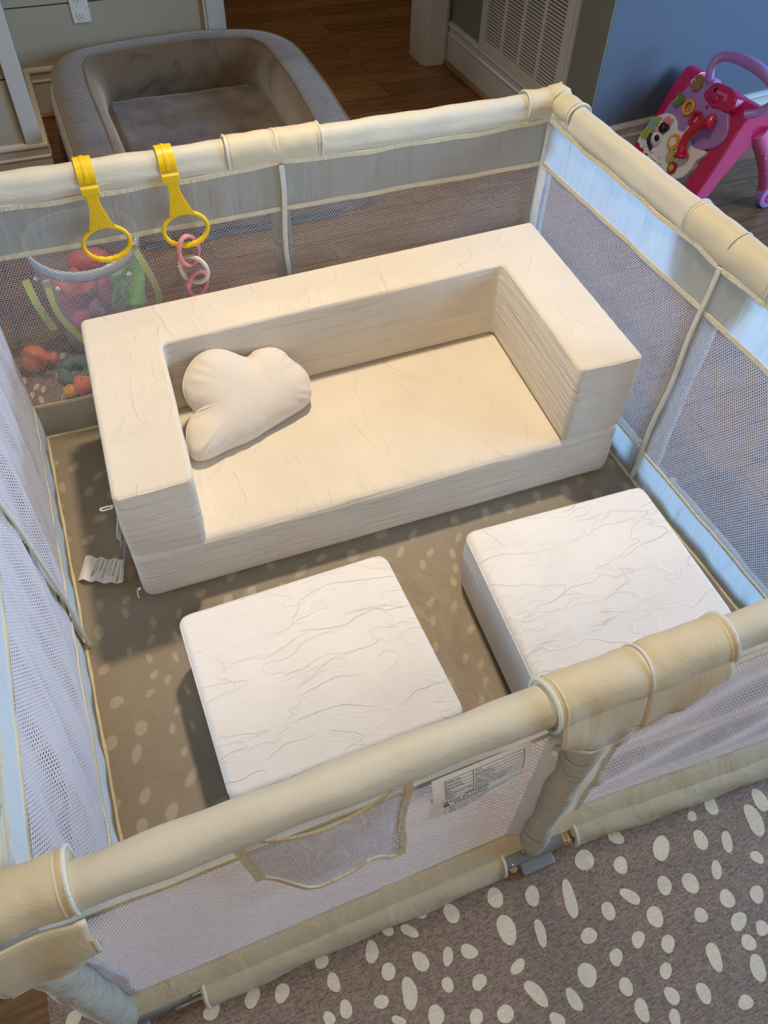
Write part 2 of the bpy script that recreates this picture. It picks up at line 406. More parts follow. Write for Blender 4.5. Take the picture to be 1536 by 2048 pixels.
# door casing and jamb
def casing(name, x0, x1):
    g = G(); g.box((x0, YW - .02, 0), (x1, YW, 2.15)); g.box((x0 + .012, YW - .026, 0), (x1 - .012, YW - .02, 2.15))
    g.box((x0 + (.0 if x0 < 1.5 else -.008), YW, 0), (x1 - .03 if x0 > 1.5 else x1 + .008, YW + .14, 2.15)); return struct(name, g, 'white', bevel=.003)
casing('trim_3', .972, 1.058); casing('trim_4', 1.985, 2.098)
# panelled end of the half wall at the left
YC = 2.70; XC = .222
g = G(); g.box((-1.2, YC, 0), (XC, YW - .0, .385)); g.box((-1.2, YC, .390), (XC, YW, .95)); g.box((-1.2, YC + .006, 0), (XC - .004, YW, .95), 1); struct('wall_left', g, ['shiplap', 'dark'])
g = G(); g.box((XC - .052, YC - .016, .17), (XC + .004, YC + .03, .95)); struct('trim_5', g, 'white', bevel=.002)
g = G(); base_profile(g, -1.2, XC + .018, .18); o = g.obj('baseboard_left', 'white', None, False, xf=lambda p: (p[0], YC + p[1], p[2])); o['kind'] = 'structure'
g = G(); base_profile(g, 0, YW - YC - .02, .18); o = g.obj('baseboard_left_return', 'white', None, False, xf=lambda p: (XC - p[1], YC + p[0], p[2])); o['kind'] = 'structure'

# outlet
t = thing('wall_outlet', 'white duplex power outlet on the panelled back wall above the dog bed', 'outlet', (.494, YW, .381))
g = G(); g.box((.459, YW - .006, .324), (.529, YW, .438)); g.obj('cover_plate', 'plate', t, True, .003)
for zc in (.351, .411):
    g = G(); g.lathe([(0.0001, -.0085), (.0165, -.0085), (.0172, -.007), (.0172, -.005)], (.494, YW, zc), 28, 'y'); rc = g.obj('receptacle', 'plate', t)
    g = G()
    g.box((.4875, YW - .0092, zc - .002), (.4888, YW - .008, zc + .006)); g.box((.4995, YW - .0092, zc - .001), (.5008, YW - .008, zc + .006))
    g.lathe([(.0001, -.0092), (.0022, -.0092), (.0022, -.008)], (.494, YW, zc - .008), 12, 'y'); g.obj('slots', 'slot', rc, False)

# return-air grille
t = thing('air_return_grille', 'large white slatted return-air vent set into the olive wall', 'vent', (XV, 2.68, .17))
y0, y1, z0, z1 = 2.345, 3.02, .176, .90
g = G(); fr = .045
for a, b, c, d in ((y0, y1, z0, z0 + fr), (y0, y1, z1 - fr, z1), (y0, y0 + fr, z0 + fr, z1 - fr), (y1 - fr, y1, z0 + fr, z1 - fr)): g.box((XV - .020, a, c), (XV - .002, b, d))
for a, b, c, d in ((y0 - .012, y1 + .012, z0 - .008, z0 - .0005), (y0 - .012, y0 - .0005, z0, z1), (y1 + .0005, y1 + .012, z0, z1)): g.box((XV - .012, a, c), (XV - .001, b, d))
g.obj('frame', 'louvre', t, False)
iw = (y1 - y0 - 2 * fr) / 4
g = G()
for k in (1, 2, 3): g.box((XV - .018, y0 + fr + iw * k - .009, z0 + fr), (XV - .003, y0 + fr + iw * k + .009, z1 - fr))
g.obj('divider', 'louvre', t, True, .002)
g = G(); g.box((XV - .0025, y0 + .03, z0 + .03), (XV - .0015, y1 - .03, z1 - .03)); g.obj('duct_opening', 'slot', t, False)
for k in range(4):
    g = G(); ya, yb = y0 + fr + iw * k + .009 * (k > 0), y0 + fr + iw * (k + 1) - .009 * (k < 3); z = z0 + fr + .004
    while z < z1 - fr - .006:
        g.add([(XV - .017, ya, z), (XV - .004, ya, z + .0045), (XV - .004, ya, z + .0062), (XV - .017, ya, z + .0045), (XV - .017, yb, z), (XV - .004, yb, z + .0045), (XV - .004, yb, z + .0062), (XV - .017, yb, z + .0045)],
              [(0, 1, 2, 3), (7, 6, 5, 4), (0, 4, 5, 1), (1, 5, 6, 2), (2, 6, 7, 3), (3, 7, 4, 0)]); z += .0128
    g.obj('louvres', 'louvre', t, False)

# ------------------------------------------------------------------ play mat
BLOBS = [(0.625, -0.06, 0.0158, 0.0132, -1.38), (0.687, -0.081, 0.0164, 0.0117, -1.79), (0.746, -0.109, 0.0293, 0.0117, -1.81), (0.805, -0.063, 0.017, 0.0165, -1.54), (0.861, -0.094, 0.0137, 0.0123, -2.15), (0.88, -0.049, 0.0149, 0.0107, -0.74), (0.947, -0.098, 0.0209, 0.0146, -2.34), (1.034, -0.071, 0.01, 0.0076, -2.21), (1.081, -0.066, 0.017, 0.012, -1.63), (1.141, -0.117, 0.0286, 0.0155, -1.78), (1.175, -0.094, 0.0205, 0.0132, -1.57), (1.023, -0.112, 0.017, 0.012, -1.81), (1.068, -0.131, 0.0192, 0.0097, -2.06), (1.102, -0.176, 0.0112, 0.01, -0.36), (1.018, -0.165, 0.0153, 0.009, -2.12), (0.913, -0.153, 0.0159, 0.0115, -1.79), (0.96, -0.167, 0.0157, 0.0145, -0.92), (0.847, -0.146, 0.0184, 0.0105, -0.82), (0.799, -0.151, 0.0128, 0.0125, -0.9), (1.006, -0.211, 0.015, 0.012, -1.84), (1.06, -0.226, 0.0121, 0.0136, -1.14), (0.945, -0.217, 0.0119, 0.0108, -2.05), (0.87, -0.189, 0.0163, 0.0133, -1.98), (1.001, -0.249, 0.0178, 0.0106, -2.58), (1.032, -0.272, 0.0106, 0.0117, -1.43), (0.619, -0.113, 0.0222, 0.015, -1.44), (0.671, -0.139, 0.0215, 0.0091, -1.78), (0.746, -0.171, 0.0126, 0.0124, -1.89), (0.822, -0.209, 0.0141, 0.0092, -2.36), (0.865, -0.233, 0.0135, 0.0106, -2.12), (0.771, -0.217, 0.013, 0.01, -2.05), (0.995, -0.282, 0.0121, 0.0117, -2.24), (0.927, -0.278, 0.0216, 0.012, -1.8), (0.986, -0.318, 0.0204, 0.0117, -1.95), (0.839, -0.265, 0.0131, 0.0087, -2.33), (0.611, -0.168, 0.0139, 0.0081, -2.77), (0.713, -0.222, 0.0171, 0.015, -1.48), (0.541, -0.164, 0.0123, 0.0101, -2.13), (0.545, -0.117, 0.0143, 0.01, -0.51), (0.508, -0.112, 0.0149, 0.0084, -1.91), (0.542, -0.054, 0.016, 0.0117, -1.32), (0.465, -0.053, 0.0156, 0.0085, -0.69), (0.463, -0.1, 0.0159, 0.0112, -0.85), (0.393, -0.057, 0.0161, 0.0104, -1.85), (0.408, -0.094, 0.0123, 0.0111, -1.11), (0.318, -0.076, 0.0146, 0.0089, -1.18), (0.324, -0.118, 0.0132, 0.009, -1.42), (0.381, -0.13, 0.012, 0.0087, -3.06), (0.428, -0.135, 0.0214, 0.0124, -1.76), (0.491, -0.147, 0.0107, 0.009, -1.38), (0.456, -0.179, 0.0145, 0.012, -1.57), (0.514, -0.206, 0.0121, 0.0096, -2.24), (0.56, -0.219, 0.013, 0.0119, -2.05), (0.62, -0.213, 0.0226, 0.0112, -1.04), (0.673, -0.244, 0.0168, 0.0097, -1.27), (0.763, -0.259, 0.013, 0.0105, -1.61), (0.769, -0.298, 0.0155, 0.011, -1.64), (0.827, -0.299, 0.013, 0.0106, -1.09), (0.878, -0.314, 0.015, 0.0105, -1.6), (0.934, -0.351, 0.01, 0.012, -1.62), (0.812, -0.326, 0.012, 0.0086, -1.87), (0.633, -0.257, 0.0127, 0.0096, -0.84), (0.295, -0.12, 0.0097, 0.0085, -0.37), (0.43, -0.038, 0.0092, 0.0083, -0.39), (0.49, -0.035, 0.0103, 0.006, -0.4), (0.31, -0.04, 0.0106, 0.0103, -1.91), (0.398, -0.164, 0.0117, 0.0061, -0.54), (1.043, -0.05, 0.0081, 0.005, -0.38), (0.19, -0.047, 0.0138, 0.011, -2.28), (0.236, -0.059, 0.0138, 0.0103, -2.28), (-0.08, 0.03, 0.0123, 0.0107, -2.13), (0.082, -0.004, 0.0136, 0.0107, -2.2), (0.124, -0.041, 0.0132, 0.0107, -2.22), (0.771, 0.542, 0.0134, 0.0071, -2.36), (0.815, 0.513, 0.0136, 0.0068, -2.2), (0.756, 0.495, 0.0126, 0.0067, -1.89), (0.734, 0.434, 0.0123, 0.0065, -2.03), (0.825, 0.446, 0.0131, 0.0064, -2.44), (0.782, 0.385, 0.0123, 0.0063, -2.13), (0.807, 0.361, 0.012, 0.0064, -2.3), (0.797, 0.32, 0.0117, 0.006, -2.11), (0.728, 0.346, 0.0119, 0.0063, -1.96), (0.77, 0.286, 0.011, 0.006, -1.99), (0.911, 0.688, 0.0152, 0.0072, -2.38), (0.875, 0.648, 0.0141, 0.0075, -1.68), (0.864, 0.606, 0.0144, 0.0072, -1.93), (0.842, 0.574, 0.0131, 0.0075, -1.69), (0.17, 0.67, 0.0119, 0.0071, -2.05), (0.22, 0.66, 0.0132, 0.0061, -1.42), (0.122, 0.656, 0.0124, 0.0062, -1.33), (0.157, 0.627, 0.0126, 0.006, -1.45), (0.209, 0.611, 0.0127, 0.0061, -1.41), (0.158, 0.584, 0.0111, 0.0067, -2.2), (0.183, 0.563, 0.0117, 0.0063, -1.92), (0.143, 0.546, 0.0101, 0.0064, -2.15), (0.215, 0.526, 0.0117, 0.0056, -1.4), (0.188, 0.49, 0.0104, 0.0064, -2.19), (0.168, 0.454, 0.0107, 0.0057, -1.76), (0.18, 0.399, 0.0101, 0.0063, -1.92), (0.207, 0.444, 0.0113, 0.0056, -1.35), (0.139, 0.792, 0.0126, 0.0074, -2.16), (0.13, 0.757, 0.0137, 0.0066, -1.39), (0.24, 0.715, 0.0129, 0.0067, -1.81), (0.182, 0.711, 0.0132, 0.0063, -1.72), (0.827, 0.67, 0.0145, 0.0071, -2.28), (0.761, 0.696, 0.0149, 0.0078, -2.26), (0.796, 0.643, 0.0146, 0.0071, -1.85), (0.065, 1.719, 0.0166, 0.0067, -1.48), (0.118, 1.702, 0.0155, 0.0075, -1.83), (0.146, 1.67, 0.0149, 0.0085, -1.91), (0.068, 1.684, 0.0161, 0.0068, -1.66), (0.139, 1.626, 0.015, 0.0075, -1.84), (0.099, 1.619, 0.0139, 0.0081, -1.94), (0.004, 1.624, 0.0155, 0.0066, -1.6), (0.033, 1.589, 0.0144, 0.0075, -1.82), (0.05, 1.572, 0.0147, 0.0069, -1.74), (0.018, 1.557, 0.0151, 0.0068, -1.67), (0.04, 1.529, 0.0151, 0.0067, -1.47), (0.015, 1.692, 0.0161, 0.0067, -1.48)]
g = G()
mo = rounded([(-.115, -1.1), (1.50, -1.1), (1.50, 1.735), (-.115, 1.735)], .05)
TM = .010
g.poly(mo, (0, 0, 0), (1, 0, 0), (0, 1, 0), (0, 0, 1), 0, TM, 0)
rb = random.Random(4)
sp = list(BLOBS); tries = 0
while tries < 9000:
    tries += 1
    x, y = rb.uniform(-.08, 1.46), rb.uniform(-1.0, 1.70)
    if (-.4 < y < -.03 and .28 < x < 1.22): continue
    if (.12 < x < .26 and .35 < y < .75) or (.72 < x < .93 and .25 < y < .72): continue
    if all((x - a[0]) ** 2 + (y - a[1]) ** 2 > .052 ** 2 for a in sp): sp.append((x, y, rb.uniform(.012, .021), rb.uniform(.008, .013), -1.9 + rb.uniform(-.5, .5)))
for bx, by, a, b, th in sp:
    pts = []; ph = [rb.uniform(0, 6.28) for _ in range(3)]; am = [rb.uniform(.02, .10), rb.uniform(.03, .13), rb.uniform(.01, .06)]
    for i in range(22):
        u = 2 * PI * i / 22
        k = 1 + am[0] * math.cos(u + ph[0]) + am[1] * math.cos(2 * u + ph[1] * .3) + am[2] * math.cos(3 * u + ph[2])
        if a > 1.75 * b: k *= 1 - .12 * math.sin(u) ** 4
        px, py = a * k * math.cos(u), b * 1.12 * k * math.sin(u)
        pts.append((bx + px * math.cos(th) - py * math.sin(th), by + px * math.sin(th) + py * math.cos(th)))
    g.poly(pts, (0, 0, 0), (1, 0, 0), (0, 1, 0), (0, 0, 1), TM - .001, TM + .0004, 1)
o = g.obj('play_mat', ['mat', 'mat_spot'], None, False)
setp(o, 'taupe woven play mat with cream spots lying under the playpen', 'play mat')

# ------------------------------------------------------------------ playpen
PEN = thing('playpen', 'large square cream fabric playpen with white netting sides standing on the spotted mat', 'playpen', (0, 0, TM))
SIDES = {'back': ((0, D), (1, 0), (0, 1), W), 'right': ((W, D), (0, -1), (1, 0), D), 'front': ((0, 0), (1, 0), (0, -1), W), 'left': ((0, 0), (0, 1), (-1, 0), D)}
def bul(side, u, v):
    if side != 'front': return 0
    return .030 * smoothstep(.72, 1.25, u) * (1 - min(1, v / .6))
def P(side, u, v, w):
    o, d, n, L_ = SIDES[side]; w += bul(side, u, v) + (.007 if side == 'front' and v > .6 else 0)
    return Vector((o[0] + d[0] * u + n[0] * w, o[1] + d[1] * u + n[1] * w, v))
def wv(u, a, f=23., p=0.): return a * math.sin(u * f + p) + a * .6 * math.sin(u * f * 2.3 + 1 + p)
ZR = .668; RR = .0245
def rail_prof(inner, r=.026, drop=.014, th0=None):
    """round tube with the sleeve gathered to a seam on its lower inner side"""
    def f(u_side, r=r, drop=drop):
        pass
    return f
HALF = {'back': [(0.0, .5), (.5, 1)], 'right': [(0, .5), (.5, 1)], 'front': [(0, .5), (.5, 1)], 'left': [(0, .5), (.5, 1)]}
PH = dict(back=.3, right=1.1, front=2.2, left=3.7)
ZSEAM = .636
for side, (o_, d_, n_, L_) in SIDES.items():
    ph = PH[side]
    ww = {'back': -.035, 'right': -.035, 'front': -.012, 'left': -.035}[side]
    wt = {'back': -.026, 'right': -.026, 'front': -.016, 'left': -.010}[side]
    zt = {'back': .526, 'right': .526, 'front': .495, 'left': .492}[side]; zb = {'back': .118, 'right': .112, 'front': .088, 'left': .119}[side]
    for h, (a, b) in enumerate(HALF[side]):
        u0, u1 = a * L_ + .006, b * L_ - .006
        # rail sleeve
        g = G(); nn = 24; k = 40; vs = []
        for i in range(k + 1):
            u = u0 + (u1 - u0) * i / k
            for j in range(nn):
                th = 2 * PI * j / nn; th0 = math.radians(238)   # toward inside-bottom (w negative, z negative)
                dd = math.cos(th - th0); r = RR + .019 * max(0, dd) ** 6 + .0008 * math.sin(u * 31 + th * 2 + ph) + .0006 * math.sin(u * 67 + ph)
                vs.append(P(side, u, ZR + r * math.sin(th) + .003 * math.sin(PI * (u - u0) / (u1 - u0)) * 0, r * math.cos(th)))
        g.add(vs, [(i * nn + j, i * nn + (j + 1) % nn, (i + 1) * nn + (j + 1) % nn, (i + 1) * nn + j) for i in range(k) for j in range(nn)] + [tuple(range(nn)), tuple(k * nn + j for j in range(nn))])
        g.obj('rail_sleeve', 'rail', PEN)
        # binding under the rail
        g = G()
        def tape(u, w0, z0, hh, tt, zw=.0012):
            z0 = z0 + wv(u, zw, 19, ph); w0 = w0 + wv(u, .0008, 31, ph)
            return [P(side, u, z0 - hh / 2, w0 - tt), P(side, u, z0 + hh / 2, w0 - tt), P(side, u, z0 + hh / 2, w0 + tt), P(side, u, z0 - hh / 2, w0 + tt)]
        def strip(g, w0f, z0f, hh, tt, k=60, zw=.0012, ua=u0, ub=u1):
            vs = []
            for i in range(k + 1):
                u = ua + (ub - ua) * i / k; vs += tape(u, w0f(u), z0f(u), hh, tt, zw)
            g.add(vs, [(i * 4 + j, i * 4 + (j + 1) % 4, i * 4 + 4 + (j + 1) % 4, i * 4 + 4 + j) for i in range(k) for j in range(4)] + [(3, 2, 1, 0), (4 * k, 4 * k + 1, 4 * k + 2, 4 * k + 3)])
        sag = lambda u: ZSEAM - .006 * math.sin(PI * (u - u0) / (u1 - u0)) - (.010 * smoothstep(.62, .70, u) * (1 - smoothstep(.70, .80, u)) if side == 'right' else 0)
        strip(g, lambda u: -.027, sag, .011, .0022, zw=.0018); g.obj('rail_binding', 'tape', PEN)
        # cloth band
        g = G()
        ub0 = u0
        def fb(s, tt):
            u = u0 + (u1 - u0) * s; z = (ZSEAM - .004) * (1 - tt) + zt * tt; w = -.024 * (1 - tt) + wt * tt
            return P(side, u, z, w + math.sin(PI * tt) * wv(u, .0022, 40, ph) + .002 * math.sin(PI * tt))
        g.grid(fb, 70, 8); g.obj('cloth_band', 'band', PEN)
        if not (side == 'front' and h == 1):
            g = G(); strip(g, lambda u: wt, lambda u: zt, .011, .0014, zw=.0007); g.obj('net_top_binding', 'tape', PEN)
        # netting: real hexagonal holes
        p_, q_ = (.0066, .0050)
        ua, ub = u0 + .002, u1 - .002
        if side == 'front' and h == 1: ua = .808
        ztop = zt - .002; zbot = zb + .002
        nu, nv = int((ub - ua) / p_), int((ztop - zbot) / q_)
        I, J = np.meshgrid(np.arange(nu + 1), np.arange(nv + 1)); I = I.ravel(); J = J.ravel()
        cu = ua + I * p_ + (J % 2) * p_ / 2; cv = zbot + J * q_
        hx = np.array([0, .5, .5, 0, -.5, -.5]) * p_; hy = np.array([2 / 3, 1 / 3, -1 / 3, -2 / 3, -1 / 3, 1 / 3]) * q_
        ou = cu[:, None] + hx; ov = cv[:, None] + hy
        ki = .83 if side in ('back', 'right') else .66
        iu = cu[:, None] + hx * ki; iv = cv[:, None] + hy * ki
        def place(U, V, off):
            U = np.clip(U, u0, u1); tt = (zt - V) / (zt - zb); tt = np.clip(tt, 0, 1)
            w = wt * (1 - tt) + ww * tt
            if side == 'left':
                env = np.sin(PI * tt) ** .7
                w = w + env * (.007 * np.sin(U * 25 + 7 * tt + 1.2 * np.sin(U * 7)) + .0035 * np.sin(U * 52 + 13 * tt + 1.1 * np.sin(U * 17)) + .0012 * np.sin(U * 110 + 21 * tt)) - .010 * env
            elif side == 'front' and h == 1:
                env = np.sin(PI * tt)
                w = w + env * (.009 * np.sin(V * 38 + U * 7) + .004 * np.sin(V * 83 - U * 15)) + .01 * env
            else:
                env = np.sin(PI * tt); w = w + env * (.0020 * np.sin(U * 26 + ph) + .0010 * np.sin(V * 50 + U * 21))
            w = w + off
            if side == 'front':
                t_ = np.clip((U - .72) / .53, 0, 1); w = w + .030 * t_ * t_ * (3 - 2 * t_) * (1 - np.minimum(1, V / .6))
            return np.stack([o_[0] + d_[0] * U + n_[0] * w, o_[1] + d_[1] * U + n_[1] * w, V], -1)
        V1 = place(ou, ov, 0); V2 = place(iu, iv, 0); V3 = place(iu, iv, .0011)
        n = len(cu); allv = np.concatenate([V1, V2, V3], 1).reshape(-1, 3)
        base = (np.arange(n) * 18)[:, None, None]; j = np.arange(6); j2 = (j + 1) % 6
        q1 = np.stack([j, j2, j2 + 6, j + 6], -1); q2 = np.stack([j + 6, j2 + 6, j2 + 12, j + 12], -1)
        Q = (base + np.concatenate([q1, q2])[None]).reshape(-1, 4)
        me = bpy.data.meshes.new('side_netting'); nf = len(Q)
        me.vertices.add(len(allv)); me.vertices.foreach_set('co', allv.ravel().astype(np.float32))
        me.loops.add(nf * 4); me.loops.foreach_set('vertex_index', Q.ravel().astype(np.int32))
        me.polygons.add(nf); me.polygons.foreach_set('loop_start', (np.arange(nf) * 4).astype(np.int32))
        me.update(calc_edges=True)
        link('side_netting', me, 'net', PEN, smooth=False)
        # inner lower strip / skirt
        g = G()
        def fi(s, tt):
            u = u0 + (u1 - u0) * s; z = zb * (1 - tt) + .012 * tt
            return P(side, u, z, ww - .003 + (.001 if side != 'front' else -.004) + math.sin(PI * tt) * wv(u, .0025, 33, ph))
        g.grid(fi, 60, 5); g.obj('inner_skirt', 'inner_skirt', PEN)
        g = G(); strip(g, lambda u: ww - .002, lambda u: zb + .001, .008, .0014, zw=.0007); g.obj('skirt_binding', 'tape', PEN)
        g = G(); strip(g, lambda u: ww - .004, lambda u: .0165, .006, .003, zw=.0004); g.obj('floor_seam', 'tape', PEN)
        # outer skirt and the sleeve round the bottom tube
        g = G()
        s0, s1 = u0, u1
        def fo(s, tt):
            u = s0 + (s1 - s0) * s; path = [(ww, zb), (ww + .012, zb - .006), (.010, .072), (.016, .064)] if side == 'front' else [(-.006, .060), (.0, .064), (.008, .066), (.014, .064)]
            x = tt * 3; i = min(2, int(x)); f_ = x - i
            w = path[i][0] * (1 - f_) + path[i + 1][0] * f_; z = path[i][1] * (1 - f_) + path[i + 1][1] * f_
            return P(side, u, z + wv(u, .0008, 60, ph), w)
        g.grid(fo, 50, 6); g.obj('outer_skirt', 'skirt', PEN)
        e0 = .115 if (h == 0) else .062; e1 = .062 if h == 0 else .115
        g = G(); sa, sb = u0 + e0, u1 - e1
        def ft(s, tt):
            u = sa + (sb - sa) * s; th = math.radians(118) - tt * math.radians(330); r = .024 + .0014 * math.sin(u * 44 + 3 * th) + (.012 if -1.2 < th < -.3 else .004) * .5
            return P(side, u, max(TM + .001, .038 + (.028) * math.sin(th)), .012 + r * math.cos(th) + .002 * math.sin(u * 15))
        g.grid(ft, 50, 20); g.obj('bottom_tube_sleeve', 'skirt', PEN)
        g = G(); g.tube([P(side, u0 + .07, .036, .012), P(side, u1 - .04, .036, .012)], .0125, 16); g.obj('bottom_tube', 'chrome', PEN)
        # hem at the open ends of the sleeve
        for ue in (sa, sb):
            g = G()
            pts = []
            for i in range(21):
                th = math.radians(118) - i / 20 * math.radians(330); r = .0275
                pts.append(P(side, ue + (.004 if ue == sa else -.004), max(TM + .003, .038 + .029 * math.sin(th)), .012 + r * math.cos(th)))
            g.tube(pts, .0026, 8); g.obj('sleeve_hem', 'tape_pale', PEN)
    # middle post + covers
    um = L_ / 2
    g = G()
    def rp(t): return .0235 + .0015 * math.sin(t * 9 + ph) + (.004 if side == 'front' else 0) * (.5 + .5 * math.sin(t * 20))
    g.tube([P(side, um + (0 if side != 'front' else -.006) + .0015 * math.sin(i), .045 + (ZR - .06) * i / 24, .0 + (.004 if side == 'front' else .002)) for i in range(25)], rp, 24)
    g.obj('post_sleeve', 'post', PEN)
    g = G(); vs = []
    for i in range(41):
        z = ZSEAM - .004 - (ZSEAM - .02) * i / 40; c_ = (wt if z > zt else wt + (ww - wt) * (zt - z) / (zt - zb)) - .004
        uu = um + .003 * math.sin(i * .35 + ph); 
        if side == 'left': uu += .0 ; c_ -= .012 * math.sin(PI * i / 40)
        vs += [P(side, uu - .006, z, c_ - .003), P(side, uu + .006, z, c_ - .003), P(side, uu + .006, z, c_ + .003), P(side, uu - .006, z, c_ + .003)]
    g.add(vs, [(i * 4 + j, i * 4 + (j + 1) % 4, i * 4 + 4 + (j + 1) % 4, i * 4 + 4 + j) for i in range(40) for j in range(4)] + [(3, 2, 1, 0), (160, 161, 162, 163)])
    g.obj('post_seam_binding', 'tape_pale', PEN, bevel=.002)
    hw = {'back': .108, 'right': .13, 'front': .122, 'left': .12}[side]
    uc = um + (-.008 if side == 'back' else .012 if side == 'front' else 0)
    g = G()
    def cover(g, u0, u1, side=side, k=26, r0=.0315, opening=True):
        nn = 28; vs = []
        for i in range(k + 1):
            s = i / k; u = u0 + (u1 - u0) * s
            for j in range(nn):
                th = 2 * PI * j / nn; dd = math.cos(th - math.radians(245))
                r = r0 + .013 * max(0, dd) ** 5 + .0012 * math.sin(s * 11 + th * 2 + ph) * math.sin(PI * s) + .0004 * math.sin(s * 31 - th * 2) - .002 * math.exp(-((s - .5) / .06) ** 2) * (1 if th < PI else 0)
                vs.append(P(side, u, ZR + r * math.sin(th), r * math.cos(th)))
        g.add(vs, [(i * nn + j, i * nn + (j + 1) % nn, (i + 1) * nn + (j + 1) % nn, (i + 1) * nn + j) for i in range(k) for j in range(nn)] + [tuple(range(nn)), tuple(k * nn + j for j in range(nn))])
    cover(g, uc - hw, uc + hw); g.obj('connector_cover', 'cover', PEN)
    def ringp(u, side=side, r0=.0318, rr=.0024, name='cover_piping', a0=0, a1=360, mat='tape_pale'):
        full = a1 - a0 >= 360; n_ = 36; pts = []
        for i in range(n_ if full else n_ + 1):
            a = math.radians(a0 + (a1 - a0) * i / n_); r = r0 + .0125 * max(0, math.cos(a - math.radians(245))) ** 5
            pts.append(P(side, u + .0012 * math.sin(2 * a + u * 40), ZR + r * math.sin(a), r * math.cos(a)))
        g = G(); g.tube(pts, rr, 8, closed=full); g.obj(name, mat, PEN)
    for s_ in (-1, 1):
        ringp(uc + s_ * hw); ringp(uc + s_ * (hw - .009), rr=.0009, mat='tape')
    ringp(uc + .002, r0=.0315, rr=.0014, name='cover_seam', a0=-25, a1=170)
    # two padded flaps hang outside over the post
    for s_ in (-1, 1):
        wdt = hw - .014 if side != 'front' else hw - .004
        zlow = {'back': .515, 'right': .525, 'left': .52, 'front': .525}[side]
        g = G()
        def ff(s, tt, s_=s_):
            uu = s * wdt; zb_ = zlow + (.05 * smoothstep(.75, 1.0, s) ** 2 if side != 'front' else (.085 * s ** 1.6 if s_ < 0 else .10 * s ** 1.3 + .01))
            z = .672 * (1 - tt) + zb_ * tt; wid = 1 - .10 * smoothstep(.6, 1, tt) * s
            wo = (.026 if side == 'front' else .031) + (.016 if side == 'front' else .003) * math.sin(PI * tt * .8) + .003 * math.sin(s * 9 + tt * 4) * tt
            return P(side, uc + s_ * ((.003 if side != 'front' else -.001) + uu * wid), z, wo)
        g.grid(ff, 18, 14)
        o = g.obj('cover_flap', 'cover', PEN); md = o.modifiers.new('t', 'SOLIDIFY'); md.thickness = .004; md.offset = 0
    if side == 'front':
        g = G(); pts = []
        for s_ in (-1, 1):
            for i in range(13):
                s = i / 12 if s_ > 0 else 1 - i / 12
                zb_ = .525 + (.085 * s ** 1.6 if s_ < 0 else .10 * s ** 1.3 + .01)
                pts.append(P(side, uc + s_ * (.003 + s * (hw - .004) * .98), zb_, .026 + .016 * math.sin(PI * .8) + .003 * math.sin(s * 9 + 4)))
        g.tube(pts, .0035, 8); g.obj('flap_hem', 'tape', PEN)
